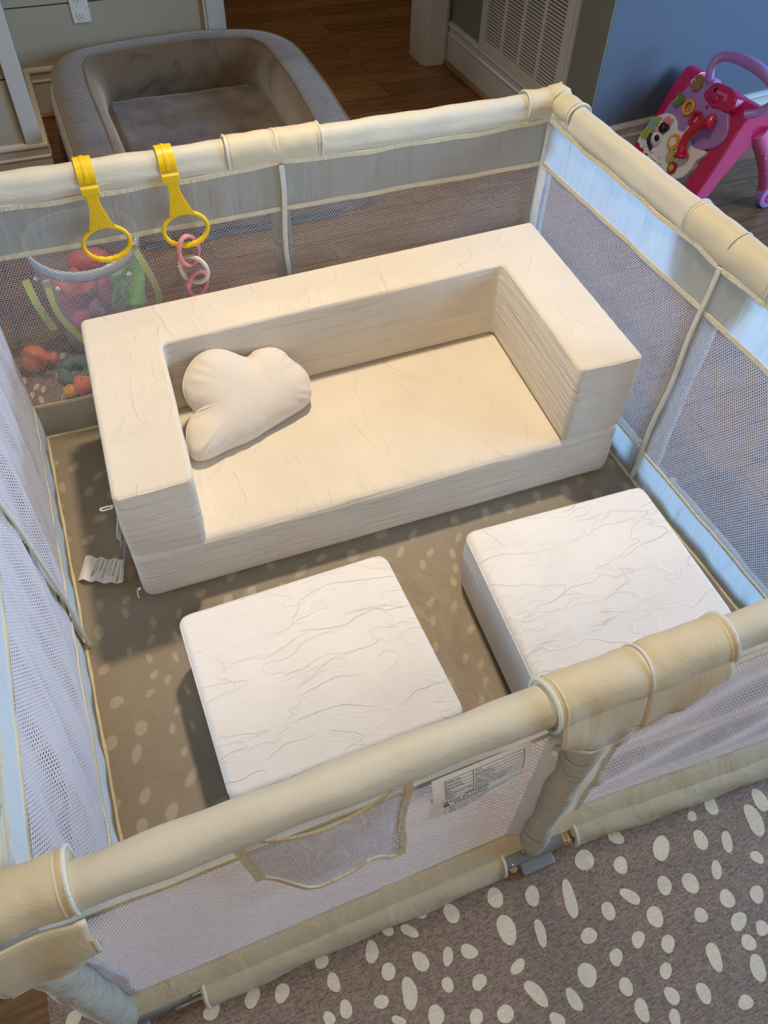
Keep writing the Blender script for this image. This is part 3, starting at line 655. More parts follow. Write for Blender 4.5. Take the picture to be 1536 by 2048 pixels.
# corners
CORN = [('back', 'right', (W, D), (-1, 0), (0, -1)), ('back', 'left', (0, D), (1, 0), (0, -1)), ('front', 'left', (0, 0), (1, 0), (0, 1)), ('front', 'right', (W, 0), (-1, 0), (0, 1))]
for sa_, sb_, (x, y), da, db in CORN:
    pts = []
    for t in np.linspace(.092, .022, 6): pts.append((x + da[0] * t, y + da[1] * t, ZR))
    for a in (.25, .5, .75):
        k = .022; pts.append((x + da[0] * k * (1 - a) ** 2 + db[0] * k * a * a, y + da[1] * k * (1 - a) ** 2 + db[1] * k * a * a, ZR + .008 * math.sin(PI * a)))
    for t in np.linspace(.022, .105, 6): pts.append((x + db[0] * t, y + db[1] * t, ZR))
    g = G(); g.tube(pts, lambda t: .0315 + .0025 * math.exp(-((t - .5) / .1) ** 2) + .0012 * math.sin(t * 25), 28, up=(0, 0, 1)); g.obj('corner_cover', 'cover', PEN)
    for q, d_ in ((pts[0], da), (pts[-1], db)):
        ex = Vector((-d_[1], d_[0], 0)); c_ = Vector(q)
        for off, rr in ((0, .0024), (-.009, .0010)):
            g = G(); g.tube([c_ + Vector((d_[0], d_[1], 0)) * off + (ex * math.cos(2 * PI * i / 30) + Vector((0, 0, 1)) * math.sin(2 * PI * i / 30)) * .0322 for i in range(30)], rr, 8, closed=True); g.obj('corner_piping', 'tape_pale', PEN)
    g = G(); g.tube([(x + (da[0] + db[0]) * k_, y + (da[1] + db[1]) * k_, ZR + z_) for k_, z_ in ((-.018, .022), (-.010, .036), (.004, .040), (.018, .030), (.024, .012))], .0025, 8); g.obj('elbow_fold', 'cover', PEN)
    g = G(); g.tube([(x + .001 * math.sin(i * 1.7), y, .030 + (ZR - .05) * i / 20) for i in range(21)], lambda t: .0235 + .003 * (1 - t) ** 2 + .001 * math.sin(t * 30), 24); g.obj('post_sleeve', 'post', PEN)
    # hanging flaps of the corner cover
    for sd, d_ in ((sa_, da), (sb_, db)):
        o0, dd_, n0, L0 = SIDES[sd]
        ucx = (x - o0[0]) * dd_[0] + (y - o0[1]) * dd_[1]; sg = 1 if ucx < .1 else -1
        g = G(); wlen = .108 if sd == 'front' else .088
        fl = []
        def ff(s, tt):
            zb_ = .535 + .04 * s ** 2.2; z = .668 * (1 - tt) + zb_ * tt
            return P(sd, ucx + sg * (-.010 + s * wlen * (1 - .05 * tt)), z, .032 + (.016 if sd == 'front' else .003) * math.sin(PI * tt * .75) + .002 * math.sin(s * 8 + tt * 3))
        g.grid(ff, 16, 12); o = g.obj('corner_flap', 'cover', PEN); md = o.modifiers.new('t', 'SOLIDIFY'); md.thickness = .004; md.offset = 0
        g = G(); g.tube([ff(s, 1.0) for s in np.linspace(0, 1, 14)] + [ff(1.0, t) for t in np.linspace(.93, .3, 8)], .003, 8); g.obj('flap_hem', 'tape', PEN)
    if y > .1:
        g = G()
        inx, iny = (1 if x < .5 else -1), (1 if y < .5 else -1)
        vs = []
        for i in range(31):
            z = ZSEAM - (ZSEAM - .014) * i / 30; k = .026 + (.009 * min(1, i / 10)); k = min(k, .034)
            if y < .1: ky = .012
            else: ky = k
            cxp, cyp = x + inx * k, y + iny * ky
            vs += [(cxp - .004, cyp - .004, z), (cxp + .004, cyp - .004, z), (cxp + .004, cyp + .004, z), (cxp - .004, cyp + .004, z)]
        g.add(vs, [(i * 4 + j, i * 4 + (j + 1) % 4, i * 4 + 4 + (j + 1) % 4, i * 4 + 4 + j) for i in range(30) for j in range(4)])
        g.obj('corner_seam', 'tape_pale', PEN)
    # white stiff strip beside the back right seam
    if x > 1 and y > 1:
        g = G(); g.grid(lambda s, t: P('right', .040 + .026 * s, .53 - .41 * t, -.037 + .001 * math.sin(t * 20)), 4, 20); g.obj('corner_webbing', 'tape_pale', PEN)
    # grey foot
    g = G(); fx, fy = x, y
    g.box((fx - .034, fy - .034, TM), (fx + .034, fy + .034, TM + .018))
    g.box((fx - (.03 if da[0] < 0 else -.0) * 1 - (.075 if da[0] < 0 else 0), fy - .02, TM + .006), (fx + (.105 if da[0] > 0 else 0), fy + .02, TM + .045))
    g.box((fx - .02, fy - (.075 if db[1] < 0 else 0), TM + .006), (fx + .02, fy + (.075 if db[1] > 0 else 0), TM + .045))
    ft_ = g.obj('foot_bracket', 'grey_pl', PEN, True, .006)
    g = G(); g.lathe([(.0001, .0015), (.006, .0015), (.006, 0)], (fx + da[0] * .07, fy, TM + .0452), 16, 'z'); g.obj('screw_cap', 'chrome', ft_)
for side in SIDES:
    um = SIDES[side][3] / 2 + (-.006 if side == 'front' else 0)
    g = G(); g.tube([P(side, um - .062, .036, .012), P(side, um + .055, .036, .012)], .0195, 20)
    a = P(side, um - .034, TM, .022); b = P(side, um + .030, TM + .022, .050); g.box([min(a[i], b[i]) for i in range(3)], [max(a[i], b[i]) for i in range(3)])
    a = P(side, um - .03, TM + .02, -.018); b = P(side, um + .03, .062, .022); g.box([min(a[i], b[i]) for i in range(3)], [max(a[i], b[i]) for i in range(3)])
    fo_ = g.obj('foot_bracket', 'grey_pl', PEN, True, .003)
    g = G(); c_ = P(side, um - .050, .044, .029); g.ball(c_, .0038, 10); g.obj('screw', 'chrome', fo_)
for q_, (u_, sd_) in enumerate(((.010, 'front'), (W - .010, 'front'))):
    g = G(); g.tube([P(sd_, u_, z, -.007) for z in np.linspace(.09, .60, 14)], .0065, 10); g.obj('corner_seam', 'tape_pale', PEN)
# white gusset beside the door netting (front right)
g = G()
def fg(s, t):
    v = .085 + (.497 - .085) * t; u = .745 + (.812 - .745 + .035 * smoothstep(.72, 1, t) ** 2) * s
    return P('front', u, v, -.012 + .006 * math.sin(PI * s) + .002 * math.sin(v * 40 + s * 5))
g.grid(fg, 8, 40); g.obj('door_gusset', 'band', PEN)
g = G(); g.tube([P('front', .812 + .035 * smoothstep(.72, 1, t) ** 2, .085 + .412 * t, -.009) for t in np.linspace(0, 1, 30)] + [P('front', u, .498 + .014 * smoothstep(.85, 1.0, u), -.010) for u in np.linspace(.87, W - .01, 24)], .0042, 8)
g.obj('door_zip_binding', 'tape_pale', PEN)
g = G()
def fg2(s, t): return P('front', .668 + .05 * s, .07 + .46 * t, .004 - .016 * (1 - s) + .002 * math.sin(t * 30))
g.grid(fg2, 5, 30); g.obj('post_gusset', 'band', PEN)
# floor of the pen
g = G()
g.grid(lambda s, t: (.037 + (W - .074) * s, .018 + (D - .055) * t, TM + .0042 + .0016 * noise.noise(Vector((s * 9, t * 9, 3))) + .0010 * noise.noise(Vector((s * 27, t * 19, 1)))), 80, 80)
g.obj('pen_floor', 'pen_floor', PEN)

# storage pocket on the front netting
g = G()
TLx, TRx, BLx, BRx = .243, .452, .258, .456
def pk(s, t):   # t=0 mouth, 1 bottom
    z = (.592 + .004 * math.sin(s * 4)) * (1 - t) + (.425 - .085 * smoothstep(0, .35, s) + .0 * s - .06 * smoothstep(.5, 1, s)) * t + .025 * t * math.exp(-((s - .78) / .13) ** 2) * 1.5
    u = (TLx * (1 - s) + TRx * s) * (1 - t) + (BLx * (1 - s) + BRx * s) * t
    return P('front', u, z, -.006 + (.030 * math.sin(PI * s) * (1 - .5 * t) + .0015 * math.sin(s * 9 + t * 5)) * 1)
p_ = .0060; q_ = .0046; nu, nv = int(.21 / p_), int(.22 / q_); vs = []; fs = []
for j in range(nv + 1):
    for i in range(nu + 1):
        cu, cv = i + (j % 2) * .5, j; b0 = len(vs)
        for kk in (1, .60):
            for a_, b_ in ((0, 2 / 3), (.5, 1 / 3), (.5, -1 / 3), (0, -2 / 3), (-.5, -1 / 3), (-.5, 1 / 3)):
                vs.append(pk(max(0, min(1, (cu + a_ * kk) / nu)), max(0, min(1, (cv + b_ * kk) / nv))))
        fs += [(b0 + m, b0 + (m + 1) % 6, b0 + 6 + (m + 1) % 6, b0 + 6 + m) for m in range(6)]
g.add(vs, fs); pkt = g.obj('mesh_pocket', 'net', PEN, False)
def rib(name, pts, wd, th, mat, par, up=(0, 0, 1), n=6):
    g = G(); pr = lambda a, t: ((wd / 2) * max(-1, min(1, 1.4 * math.cos(a))), (th / 2) * max(-1, min(1, 1.4 * math.sin(a))))
    g.tube(catmull(pts, n), .01, 8, prof=pr, up=up); return g.obj(name, mat, par)
rib('pocket_binding', [pk(s, 0) for s in np.linspace(0, 1, 9)], .003, .008, 'tape', pkt)
rib('pocket_binding', [pk(0, -.28) + Vector((-.002, 0, 0))] + [pk(0, t) + Vector((0, -.004, 0)) for t in np.linspace(0, 1.03, 6)], .013, .003, 'tape', pkt, up=(0, 1, 0))
rib('pocket_binding', [pk(1, -.25)] + [pk(1, t) + Vector((.003 * math.sin(t * 9), -.004, 0)) for t in np.linspace(0, 1, 6)], .011, .003, 'tape', pkt, up=(0, 1, 0))
rib('pocket_binding', [pk(s, 1) + Vector((0, -.003, 0)) for s in np.linspace(.0, 1, 12)], .003, .008, 'tape', pkt)

# warning label sewn under the front rail
lo = Vector((.462, .0, 0)); 
def lb(s, t, off=0):   # s along, t down; slightly curled
    return P('front', .462 + .124 * s, .640 - .100 * t + .004 * s, .036 + .003 * math.sin(s * 5) * t + off + .004 * t - .012 * (1 - t) ** 4)
g = G(); g.grid(lambda s, t: lb(s, t), 60, 40); lab = g.obj('warning_label', 'tag', PEN)
g = G()
def lline(s0, t0, s1, t1, h=.008):
    n_ = 8
    for i in range(n_):
        a, b = i / n_, (i + 1) / n_; sa2, sb2 = s0 + (s1 - s0) * a, s0 + (s1 - s0) * b; ta, tb = t0 + (t1 - t0) * a, t0 + (t1 - t0) * b
        if abs(s1 - s0) > abs(t1 - t0): q = [lb(sa2, ta, .0007), lb(sb2, tb, .0007), lb(sb2, tb + h, .0007), lb(sa2, ta + h, .0007)]
        else: q = [lb(sa2, ta, .0007), lb(sa2 + h * .7, ta, .0007), lb(sb2 + h * .7, tb, .0007), lb(sb2, tb, .0007)]
        g.add(q, [(0, 1, 2, 3)])
rl = random.Random(3)
for i in range(11): lline(.12, .06 + i * .05, .93, .06 + i * .05, .004)
lline(.12, .06, .12, .56); lline(.40, .06, .40, .56); lline(.925, .06, .925, .56)
tg = G()
def ltext(s, size, s0, t0):
    t2 = G(); text_geo(t2, s, size, (0, 0, 0), (1, 0, 0), (0, 1, 0), (0, 0, 1), align='LEFT')
    tg.add([lb(s0 + v[0] / .121, t0 - v[1] / .108, .0009) for v in t2.v], t2.f)
for i, sx in enumerate(['Model No.', 'Item name', 'Age grading', 'Size', 'Manufacturer date', 'Frame', 'Fabric', 'Net material', 'Batch', 'Standard']): ltext(sx, .0042, .13, .10 + i * .05)
for i, sx in enumerate(['TS10', 'Baby playpen', '0 - 3 years old', '150 x 150 cm', 'Children Products Co., Ltd', 'Steel tube, PP connector', 'Polyester cloth, oxford', 'Polyester breathable net', 'Importer address as per box', 'Conforms to safety requirements']): ltext(sx, .0042, .42, .10 + i * .05)
ltext('MADE IN CHINA', .0080, .13, .65); ltext('WARNING:', .0092, .24, .735)
for i, sx in enumerate(['Never use this product if there are any loose or missing parts.', 'Never leave a child unattended in the playpen.', 'Stop using when the child is able to climb out.', 'Keep away from fire and heat.', 'Never use without the base.']):
    ltext(sx, .0042, .20, .785 + i * .04); ltext('•', .006, .155, .785 + i * .04)
tri = [(.14, .72), (.20, .72), (.17, .66)]
for a, b in ((0, 1), (1, 2), (2, 0)):
    p0, p1 = lb(*tri[a], .0009), lb(*tri[b], .0009); g.tube([p0, p1], .0005, 5)
g.obj('table_lines', 'ink', lab, False); tg.obj('lettering', 'ink', lab, False)
# ------------------------------------------------------------------ modular sofa
def prism(name, bot, top, z0, z1, mats, parent, rad=.012, corner=.016, bev=.010, midk=0, rings=6, wob=.002, seed=0):
    """soft foam block: loft between two rounded outlines with a slightly uneven skin"""
    cr = corner
    B = rounded(bot, cr, 5); T = rounded(top, cr, 5); k = len(B)
    # subdivide long edges
    def dens(A, Bq):
        oa, ob = [], []
        for i in range(len(A)):
            a, a2, b, b2 = Vector(A[i]), Vector(A[(i + 1) % len(A)]), Vector(Bq[i]), Vector(Bq[(i + 1) % len(A)])
            n = max(1, int((a2 - a).length / .03))
            for j in range(n): oa.append(a + (a2 - a) * j / n); ob.append(b + (b2 - b) * j / n)
        return oa, ob
    B, T = dens(B, T); k = len(B); g = G(); vs = []
    for r in range(rings + 1):
        t = r / rings; z = z0 + (z1 - z0) * t
        for i in range(k):
            p = B[i] * (1 - t) + T[i] * t
            nx = (B[(i + 1) % k] - B[i - 1]); nx = Vector((nx.y, -nx.x)).normalized()
            d = wob * math.sin(PI * t) * (1 + 1.4 * noise.noise(Vector((p.x * 9 + seed, p.y * 9, z * 12))))
            p = p + nx * d; vs.append((p.x, p.y, z))
    g.add(vs, [(r * k + i, r * k + (i + 1) % k, (r + 1) * k + (i + 1) % k, (r + 1) * k + i) for r in range(rings) for i in range(k)] + [tuple(range(k)), tuple(rings * k + i for i in range(k))])
    o = g.obj(name, mats, parent, True, bev, 4); o.modifiers['bevel'].limit_method = 'ANGLE'; o.modifiers['bevel'].angle_limit = 1.0
    try: o.data.set_sharp_from_angle(angle=3.1)
    except Exception: pass
    o.data.attributes.remove(o.data.attributes['sharp_edge']) if 'sharp_edge' in o.data.attributes else None
    md = o.modifiers.new('wn', 'WEIGHTED_NORMAL'); md.keep_sharp = False
    return o
ZF = TM + .006; ZS = .176; ZT = .382
SOFA = thing('toddler_sofa', 'long low cream velour foam toddler sofa along the back of the playpen', 'sofa', (.78, 1.04, ZF))
prism('base_cushion', [(.180, .768), (1.362, .748), (1.392, 1.325), (.205, 1.325)], [(.180, .765), (1.362, .750), (1.392, 1.33), (.203, 1.325)], ZF, ZS - .0015, 'sofa', SOFA, corner=.03, bev=.020, wob=.004)
prism('backrest', [(.182, .765), (.336, .748), (.360, 1.172), (1.229, 1.184), (1.193, .747), (1.360, .752), (1.395, 1.335), (.205, 1.320)],
      [(.186, .742), (.338, .744), (.366, 1.170), (1.233, 1.192), (1.201, .763), (1.364, .756), (1.403, 1.352), (.209, 1.315)], ZS, ZT, 'sofa', SOFA, corner=.016, bev=.011, wob=.003, seed=4)
# seams where the cover panels meet
for name, pts in (('cover_seam', [(.186, .7425, ZT - .004), (.338, .7445, ZT - .004)]), ('cover_seam', [(1.201, .7635, ZT - .004), (1.364, .7565, ZT - .004)])):
    g = G(); g.tube([Vector(pts[0]) * (1 - t) + Vector(pts[1]) * t + Vector((0, -.0002, .001 * math.sin(t * 9))) for t in np.linspace(.07, .93, 14)], .0018, 8); g.obj(name, 'sofa', SOFA)
# care tags and zip pulls at the left end
def tagstrip(name, pts, wd, parent, lines, up):
    c = catmull(pts, 8); upv = Vector(up); g = G(); vs = []; fr = []
    for i, p in enumerate(c):
        t = (c[min(i + 1, len(c) - 1)] - c[max(i - 1, 0)]).normalized(); s = upv.cross(t).normalized() if False else (upv - t * upv.dot(t)).normalized()
        n = t.cross(s).normalized(); fr.append((p, s, n)); vs += [p - s * wd / 2, p + s * wd / 2]
    g.add(vs, [(2 * i, 2 * i + 1, 2 * i + 3, 2 * i + 2) for i in range(len(c) - 1)])
    o = g.obj(name, 'tag', parent)
    ink = G(); k = len(c) - 1
    acc = [0]
    for i in range(k): acc.append(acc[-1] + (c[i + 1] - c[i]).length)
    tot = acc[-1]
    def at(d, w, off):
        d = max(0, min(tot, d)); i = 0
        while i < k - 1 and acc[i + 1] < d: i += 1
        f = (d - acc[i]) / max(1e-6, acc[i + 1] - acc[i])
        p = fr[i][0].lerp(fr[i + 1][0], f); s = fr[i][1].lerp(fr[i + 1][1], f); n = fr[i][2].lerp(fr[i + 1][2], f); return p + s * w + n * off
    for d, s_, sz in lines:
        t2 = G(); text_geo(t2, s_, sz, (0, 0, 0), (1, 0, 0), (0, 1, 0), (0, 0, 1))
        for sg in (1, -1):
            ink.add([at(d - v[1] * 1.35, wd * .44 - v[0] * 1.25, .0012 * sg) for v in t2.v], t2.f)
    ink.obj('lettering', 'ink', o, False); return o
tagstrip('care_tag', [(.176, .845, .150), (.166, .842, .110), (.156, .848, .060), (.150, .856, .034), (.138, .861, .027), (.126, .866, .031), (.112, .873, .025), (.098, .880, .031), (.086, .887, .026), (.073, .895, .030), (.062, .902, .024)], .062, SOFA,
         [(0.02, 'UNDER PENALTY OF LAW', 0.0042), (0.03, 'this tag not to be removed', 0.0042), (0.037, 'except by the consumer', 0.0042), (0.048, 'ALL NEW MATERIAL', 0.0052), (0.058, 'Consisting of', 0.0042), (0.066, 'polyurethane foam pad', 0.0042), (0.078, '100%', 0.0046), (0.09, 'CERTIFICATION', 0.0044), (0.1, 'by the manufacturer', 0.0042), (0.112, 'UNDER PENALTY OF LAW', 0.0042), (0.121, 'this tag not to be removed', 0.0037), (0.129, 'except by the consumer', 0.0044), (0.138, 'ALL NEW MATERIAL', 0.005), (0.148, 'Contents sterilized', 0.0044), (0.156, 'Machine wash cold', 0.0044), (0.164, 'Tumble dry low', 0.0044), (0.173, 'Reg. No. 58470 (CN)', 0.0044), (0.182, 'Distributed by', 0.0044), (0.19, 'Cover: polyester', 0.0044), (0.199, 'Made in China', 0.0062)], (.30, 1, .1))
tagstrip('care_tag', [(.188, .800, .300), (.180, .792, .270), (.172, .800, .240), (.176, .806, .215), (.170, .810, .188)], .045, SOFA,
         [(.02, 'WASH INSIDE OUT', .0045), (.03, 'Polyester cover', .0040), (.04, 'Do not iron', .0040), (.05, 'Do not dry clean', .0040), (.065, 'Keep from fire', .0040)], (.2, 1, 0))
for loc, ang in (((.183, .775, .335), 0), ((.178, .764, .075), 1)):
    g = G(); c = Vector(loc)
    if ang: pts = [c, c + Vector((-.007, -.004, -.002)), c + Vector((-.010, -.008, -.020)), c + Vector((-.008, -.009, -.022))]
    else: pts = [c, c + Vector((-.022, -.002, .002)), c + Vector((-.024, -.005, .001)), c + Vector((-.020, -.007, 0)), c + Vector((-.003, -.007, 0))]
    g.tube(catmull(pts, 5), .0014, 8); g.ball(c + Vector((-.003, -.003, 0)), .0035, 10); g.obj('zipper_pull', 'tag', SOFA)

# ottomans
def ottoman(corners_top, corners_bot, h, label, nm=None):
    cx_ = sum(p[0] for p in corners_top) / 4; cy_ = sum(p[1] for p in corners_top) / 4
    t = thing('ottoman', label, 'ottoman', (cx_, cy_, ZF))
    prism('foam_cube', corners_bot, corners_top, ZF, h, 'ottoman', t, corner=.022, bev=.012, wob=.003, seed=cx_ * 9)
    c = Vector((cx_, cy_)); pts = [Vector((*(c + (Vector(p) - c) * 1.002), h - .010)) for p in corners_top]
    g = G(); rr = rounded([(p.x, p.y) for p in pts], .026, 6); g.tube([(a, b, h - .0115 + .0008 * math.sin(i)) for i, (a, b) in enumerate(rr)], .0017, 8, closed=True); g.obj('seam_piping', 'ottoman', t)
    g = G(); rr = rounded([tuple(c + (Vector(p) - c) * 1.0045) for p in corners_bot], .026, 6); g.tube([(a, b, .105 + .0012 * math.sin(i * 2)) for i, (a, b) in enumerate(rr)], .0022, 8, closed=True); g.obj('zip_seam', 'ottoman', t)
    return t
ottoman([(.243, .206), (.675, .206), (.672, .594), (.239, .592)], [(.246, .210), (.672, .210), (.670, .585), (.243, .585)], .182, 'square cream velour foam ottoman with shallow creases in front of the sofa left end')
ottoman([(.822, .208), (1.268, .196), (1.290, .560), (.853, .580)], [(.826, .214), (1.262, .202), (1.282, .552), (.853, .572)], .186, 'square white velour foam ottoman with heavily wrinkled top near the right netting')

# cloud pillow
PIL = thing('cloud_pillow', 'cloud-shaped cream velour pillow leaning in the left corner of the sofa seat', 'pillow', (.50, 1.05, ZS))
B0 = Vector((.378, .989, .184)); n_ = Vector((.21087, -.66308, .71824)); e1 = Vector((.95297, .30306, 0)); e2 = Vector((-.21767, .68446, .69580))
cl = [(-.004, -.005), (-.017, .01), (-.013, .04), (.004, .072), (.026, .090), (.038, .100), (.034, .124), (.042, .159), (.066, .186), (.1, .205), (.137, .208), (.168, .196), (.19, .176), (.212, .158), (.238, .163), (.273, .158), (.298, .139), (.310, .109), (.324, .087), (.330, .052), (.317, .016), (.293, -.003), (.237, -.009), (.177, -.013), (.125, -.017), (.068, -.012), (.026, -.011)]
co = catmull([(a, b, 0) for a, b in cl], 5, True); cc = Vector((.155, .082, 0)); g = G(); R_ = 16; k = len(co); vs = []
for sgn, th in ((1, .052), (-1, .020)):
    for r in range(R_ + 1):
        rr = math.sin(r / R_ * PI / 2)
        for i, p in enumerate(co):
            q = cc + (p - cc) * rr; d = (p - cc).length
            dd_ = min((q - w_).length for w_ in co); hgt = th * math.sqrt(max(0, 1 - (1 - min(1, dd_ / .085)) ** 2.2))
            puck = .0022 * math.sin(i * 1.1 + 2.2 * math.sin(i * .31)) * rr ** 8 * (1 - rr ** 6) * 5
            vs.append(B0 + e1 * q.x + e2 * q.y + n_ * (sgn * (hgt + puck) + .010))
m_ = (R_ + 1) * k; fs = []
for s_ in (0, 1):
    for r in range(R_):
        for i in range(k): fs.append((s_ * m_ + r * k + i, s_ * m_ + r * k + (i + 1) % k, s_ * m_ + (r + 1) * k + (i + 1) % k, s_ * m_ + (r + 1) * k + i))
g.add(vs, fs); g.obj('pillow_body', 'pillow', PIL, weld=True)
g = G(); g.tube([B0 + e1 * p.x * 1.0 + e2 * p.y + n_ * .010 for p in co], .0016, 8, closed=True); g.obj('edge_seam', 'pillow', PIL)

# ------------------------------------------------------------------ pull-up rings on the back rail
def pull_ring(x, dx_, label):
    t = thing('pull_up_ring', label, 'pull ring', (x, D, ZR), group='yellow pull-up rings on the back rail')
    # loop round the rail
    g = G(); nn = 30
    pr = lambda a, tt: (.019 * max(-1, min(1, 1.5 * math.cos(a))), .0016 * max(-1, min(1, 1.5 * math.sin(a))))
    pts = [Vector((x, D - .0295 * math.cos(a), ZR + .0295 * math.sin(a))) for a in [math.radians(-38 + 256 * i / nn) for i in range(nn + 1)]]
    g.tube(pts, .01, 8, prof=pr, up=(0, 1, 0.001))
    g2 = [Vector((x, p.y, p.z)) for p in pts]
    vs = []
    for a in [math.radians(-38 + 256 * i / nn) for i in range(nn + 1)]:
        for xx, rr in ((-.018, .0285), (.018, .0285), (.018, .0315), (-.018, .0315)): vs.append((x + xx, D - rr * math.cos(a), ZR + rr * math.sin(a)))
    g = G(); g.add(vs, [(i * 4 + j, i * 4 + (j + 1) % 4, i * 4 + 4 + (j + 1) % 4, i * 4 + 4 + j) for i in range(nn) for j in range(4)] + [(3, 2, 1, 0), (nn * 4, nn * 4 + 1, nn * 4 + 2, nn * 4 + 3)])
    vs = []
    for a in [math.radians(-20 + 220 * i / nn) for i in range(nn + 1)]:
        for xx, rr in ((-.004, .0308), (.004, .0308), (.004, .0330), (-.004, .0330)): vs.append((x + xx, D - rr * math.cos(a), ZR + rr * math.sin(a)))
    g.add(vs, [(i * 4 + j, i * 4 + (j + 1) % 4, i * 4 + 4 + (j + 1) % 4, i * 4 + 4 + j) for i in range(nn) for j in range(4)] + [(3, 2, 1, 0), (nn * 4, nn * 4 + 1, nn * 4 + 2, nn * 4 + 3)])
    g.obj('rail_loop', 'yellow', t, True, .0008)
    yb = D - .0400
    g = G(); g.box((x - .0185, yb - .006, .640), (x + .0185, yb + .005, .656)); g.obj('clasp', 'yellow', t, True, .002)
    # flared strap with moulded ribs
    g = G(); z0, z1 = .644, .566; L_ = 24
    def sx(tt): return .0135 - .002 * math.sin(PI * min(1, tt * 1.6)) + .014 * tt ** 2.2
    yc = lambda tt: yb - .003 - .004 * math.sin(tt * 2)
    def fs_(s, tt): return Vector((x + dx_ * tt + (2 * s - 1) * sx(tt), yc(tt) - .0018 - .0007 * (math.cos(s * PI * 14) > .2) * (.08 < s < .92), z0 + (z1 - z0) * tt))
    def fb_(s, tt): return Vector((x + dx_ * tt + (2 * s - 1) * sx(tt), yc(tt) + .0018, z0 + (z1 - z0) * tt))
    g.grid(fs_, 56, 14); g.grid(fb_, 56, 14); g.grid(lambda s, tt: fs_(0, tt).lerp(fb_(0, tt), s), 1, 14); g.grid(lambda s, tt: fs_(1, tt).lerp(fb_(1, tt), s), 1, 14)
    g.obj('strap', 'yellow', t, weld=True)
    g = G(); cx_, cz = x + dx_ * 1.35, .530
    ring = []
    for i in range(48):
        a = 2 * PI * i / 48; ring.append(Vector((cx_ + .0495 * math.cos(a), yb - .006 - .006 * math.sin(a) * -.5, cz + .0375 * math.sin(a))))
    kk = [0]
    def rr(t_):
        a = 2 * PI * t_; low = max(0, -math.sin(a)) ** 1.5
        return .0050 + .0022 * low + (.0012 * math.sin(a * 18) * low)
    g.tube(ring, rr, 14, closed=True); g.obj('grip_ring', 'yellow', t); return cx_, yb - .007, cz
r1 = pull_ring(.308, .004, 'yellow plastic pull-up ring hanging empty from the back rail, left one of the pair')
r2 = pull_ring(.476, .009, 'yellow plastic pull-up ring on the back rail with pink and cream links hanging from it')
def link_ring(c, rx, rz, rotz, roll, mat, label, rr=.0054):
    t = thing('link_ring', label, 'link ring', c, group='linked plastic rings under the yellow pull ring')
    R = Matrix.Rotation(rotz, 3, 'Z') @ Matrix.Rotation(roll, 3, 'Y'); pts = []
    for i in range(44):
        a = 2 * PI * i / 44; pts.append(Vector(c) + R @ Vector((rx * math.cos(a), 0, rz * math.sin(a))))
    g = G(); g.tube(pts, lambda t_: rr * (1 + .05 * math.sin(t_ * 60)), 12, closed=True); g.obj('ring_body', mat, t)
    g = G(); a = PI * 1.02; p = Vector(c) + R @ Vector((rx * math.cos(a), 0, rz * math.sin(a))); tn = R @ Vector((0, 0, 1))
    g.tube([p - tn * .0065, p + tn * .0065], rr * 1.18, 12); g.obj('snap_joint', mat, t)
link_ring((.485, r2[1] - .003, .478), .026, .037, .42, -.10, 'pink_link', 'upper pink marbled link ring looped through the yellow pull ring')
link_ring((.489, r2[1] - .004, .428), .033, .034, -.55, .35, 'cream_link', 'cream speckled link ring between the two pink links')
link_ring((.493, r2[1] + .003, .384), .025, .031, .34, .40, 'pink_link', 'lower pink link ring half hidden behind the sofa back')

# ------------------------------------------------------------------ tote and toys behind the playpen
TO = thing('clear_tote_bag', 'clear vinyl toy tote with silver rim and lime straps standing behind the netting', 'tote bag', (.262, 1.80, 0))
ecx, ecy, erx, ery = .262, 1.790, .150, .165
def ell(a, k=1, z=.31): return Vector((ecx + erx * k * math.cos(a), ecy + ery * k * math.sin(a), z + .006 * math.cos(2 * a + .4)))
g = G(); g.grid(lambda s, t: ell(2 * PI * s, .80 + .20 * t, .005 + .285 * t) , 48, 12, closeu=True); g.grid(lambda s, t: ell(2 * PI * s, .80 * t + .001, .006), 48, 4, closeu=True); g.obj('bag_body', 'clear', TO)
g = G(); g.grid(lambda s, t: ell(2 * PI * s, 1.0 + .02 * math.sin(PI * t), .283 + .030 * t), 64, 5, closeu=True); o = g.obj('bag_rim', 'rim', TO); md = o.modifiers.new('t', 'SOLIDIFY'); md.thickness = .006
for a in (-.55, -.95, -2.2, -2.65, .5, 2.4): g = G(); g.ball(ell(a, 1.06, .262), .0075, 12); g.obj('pearl_stud', 'pearl', TO)
rib('strap', [(.100, 1.640, .305), (.108, 1.618, .25), (.120, 1.612, .20), (.128, 1.608, .165)], .019, .003, 'lime', TO, up=(0, 1, 0.01))
rib('strap', [(.150, 1.612, .300), (.148, 1.600, .262), (.155, 1.592, .215), (.176, 1.586, .165), (.205, 1.584, .115), (.245, 1.584, .085), (.30, 1.59, .09)], .016, .003, 'lime', TO, up=(0, 1, 0.01))
rib('strap', [(.384, 1.625, .345), (.396, 1.612, .310), (.410, 1.605, .26), (.416, 1.605, .21), (.41, 1.61, .15)], .017, .003, 'lime', TO, up=(0, 1, 0.01))
for p in ((.150, 1.611, .302), (.381, 1.626, .348)): g = G(); g.box([p[0] - .009, p[1] - .004, p[2] - .002], [p[0] + .009, p[1] + .002, p[2] + .012]); g.obj('strap_end', 'mat_spot', TO, True, .002)
def lobed(name, c, r, mat, label, cat, kk=5, amp=.25, ax=0.):
    g = G(); g.ball(c, r, 40, f=lambda d: 1 + amp * math.cos(kk * math.atan2(d.y if ax == 0 else d.z, d.x)) * math.hypot(d.x, d.y if ax == 0 else d.z) ** 2)
    o = g.obj(name, mat); setp(o, label, cat); return o
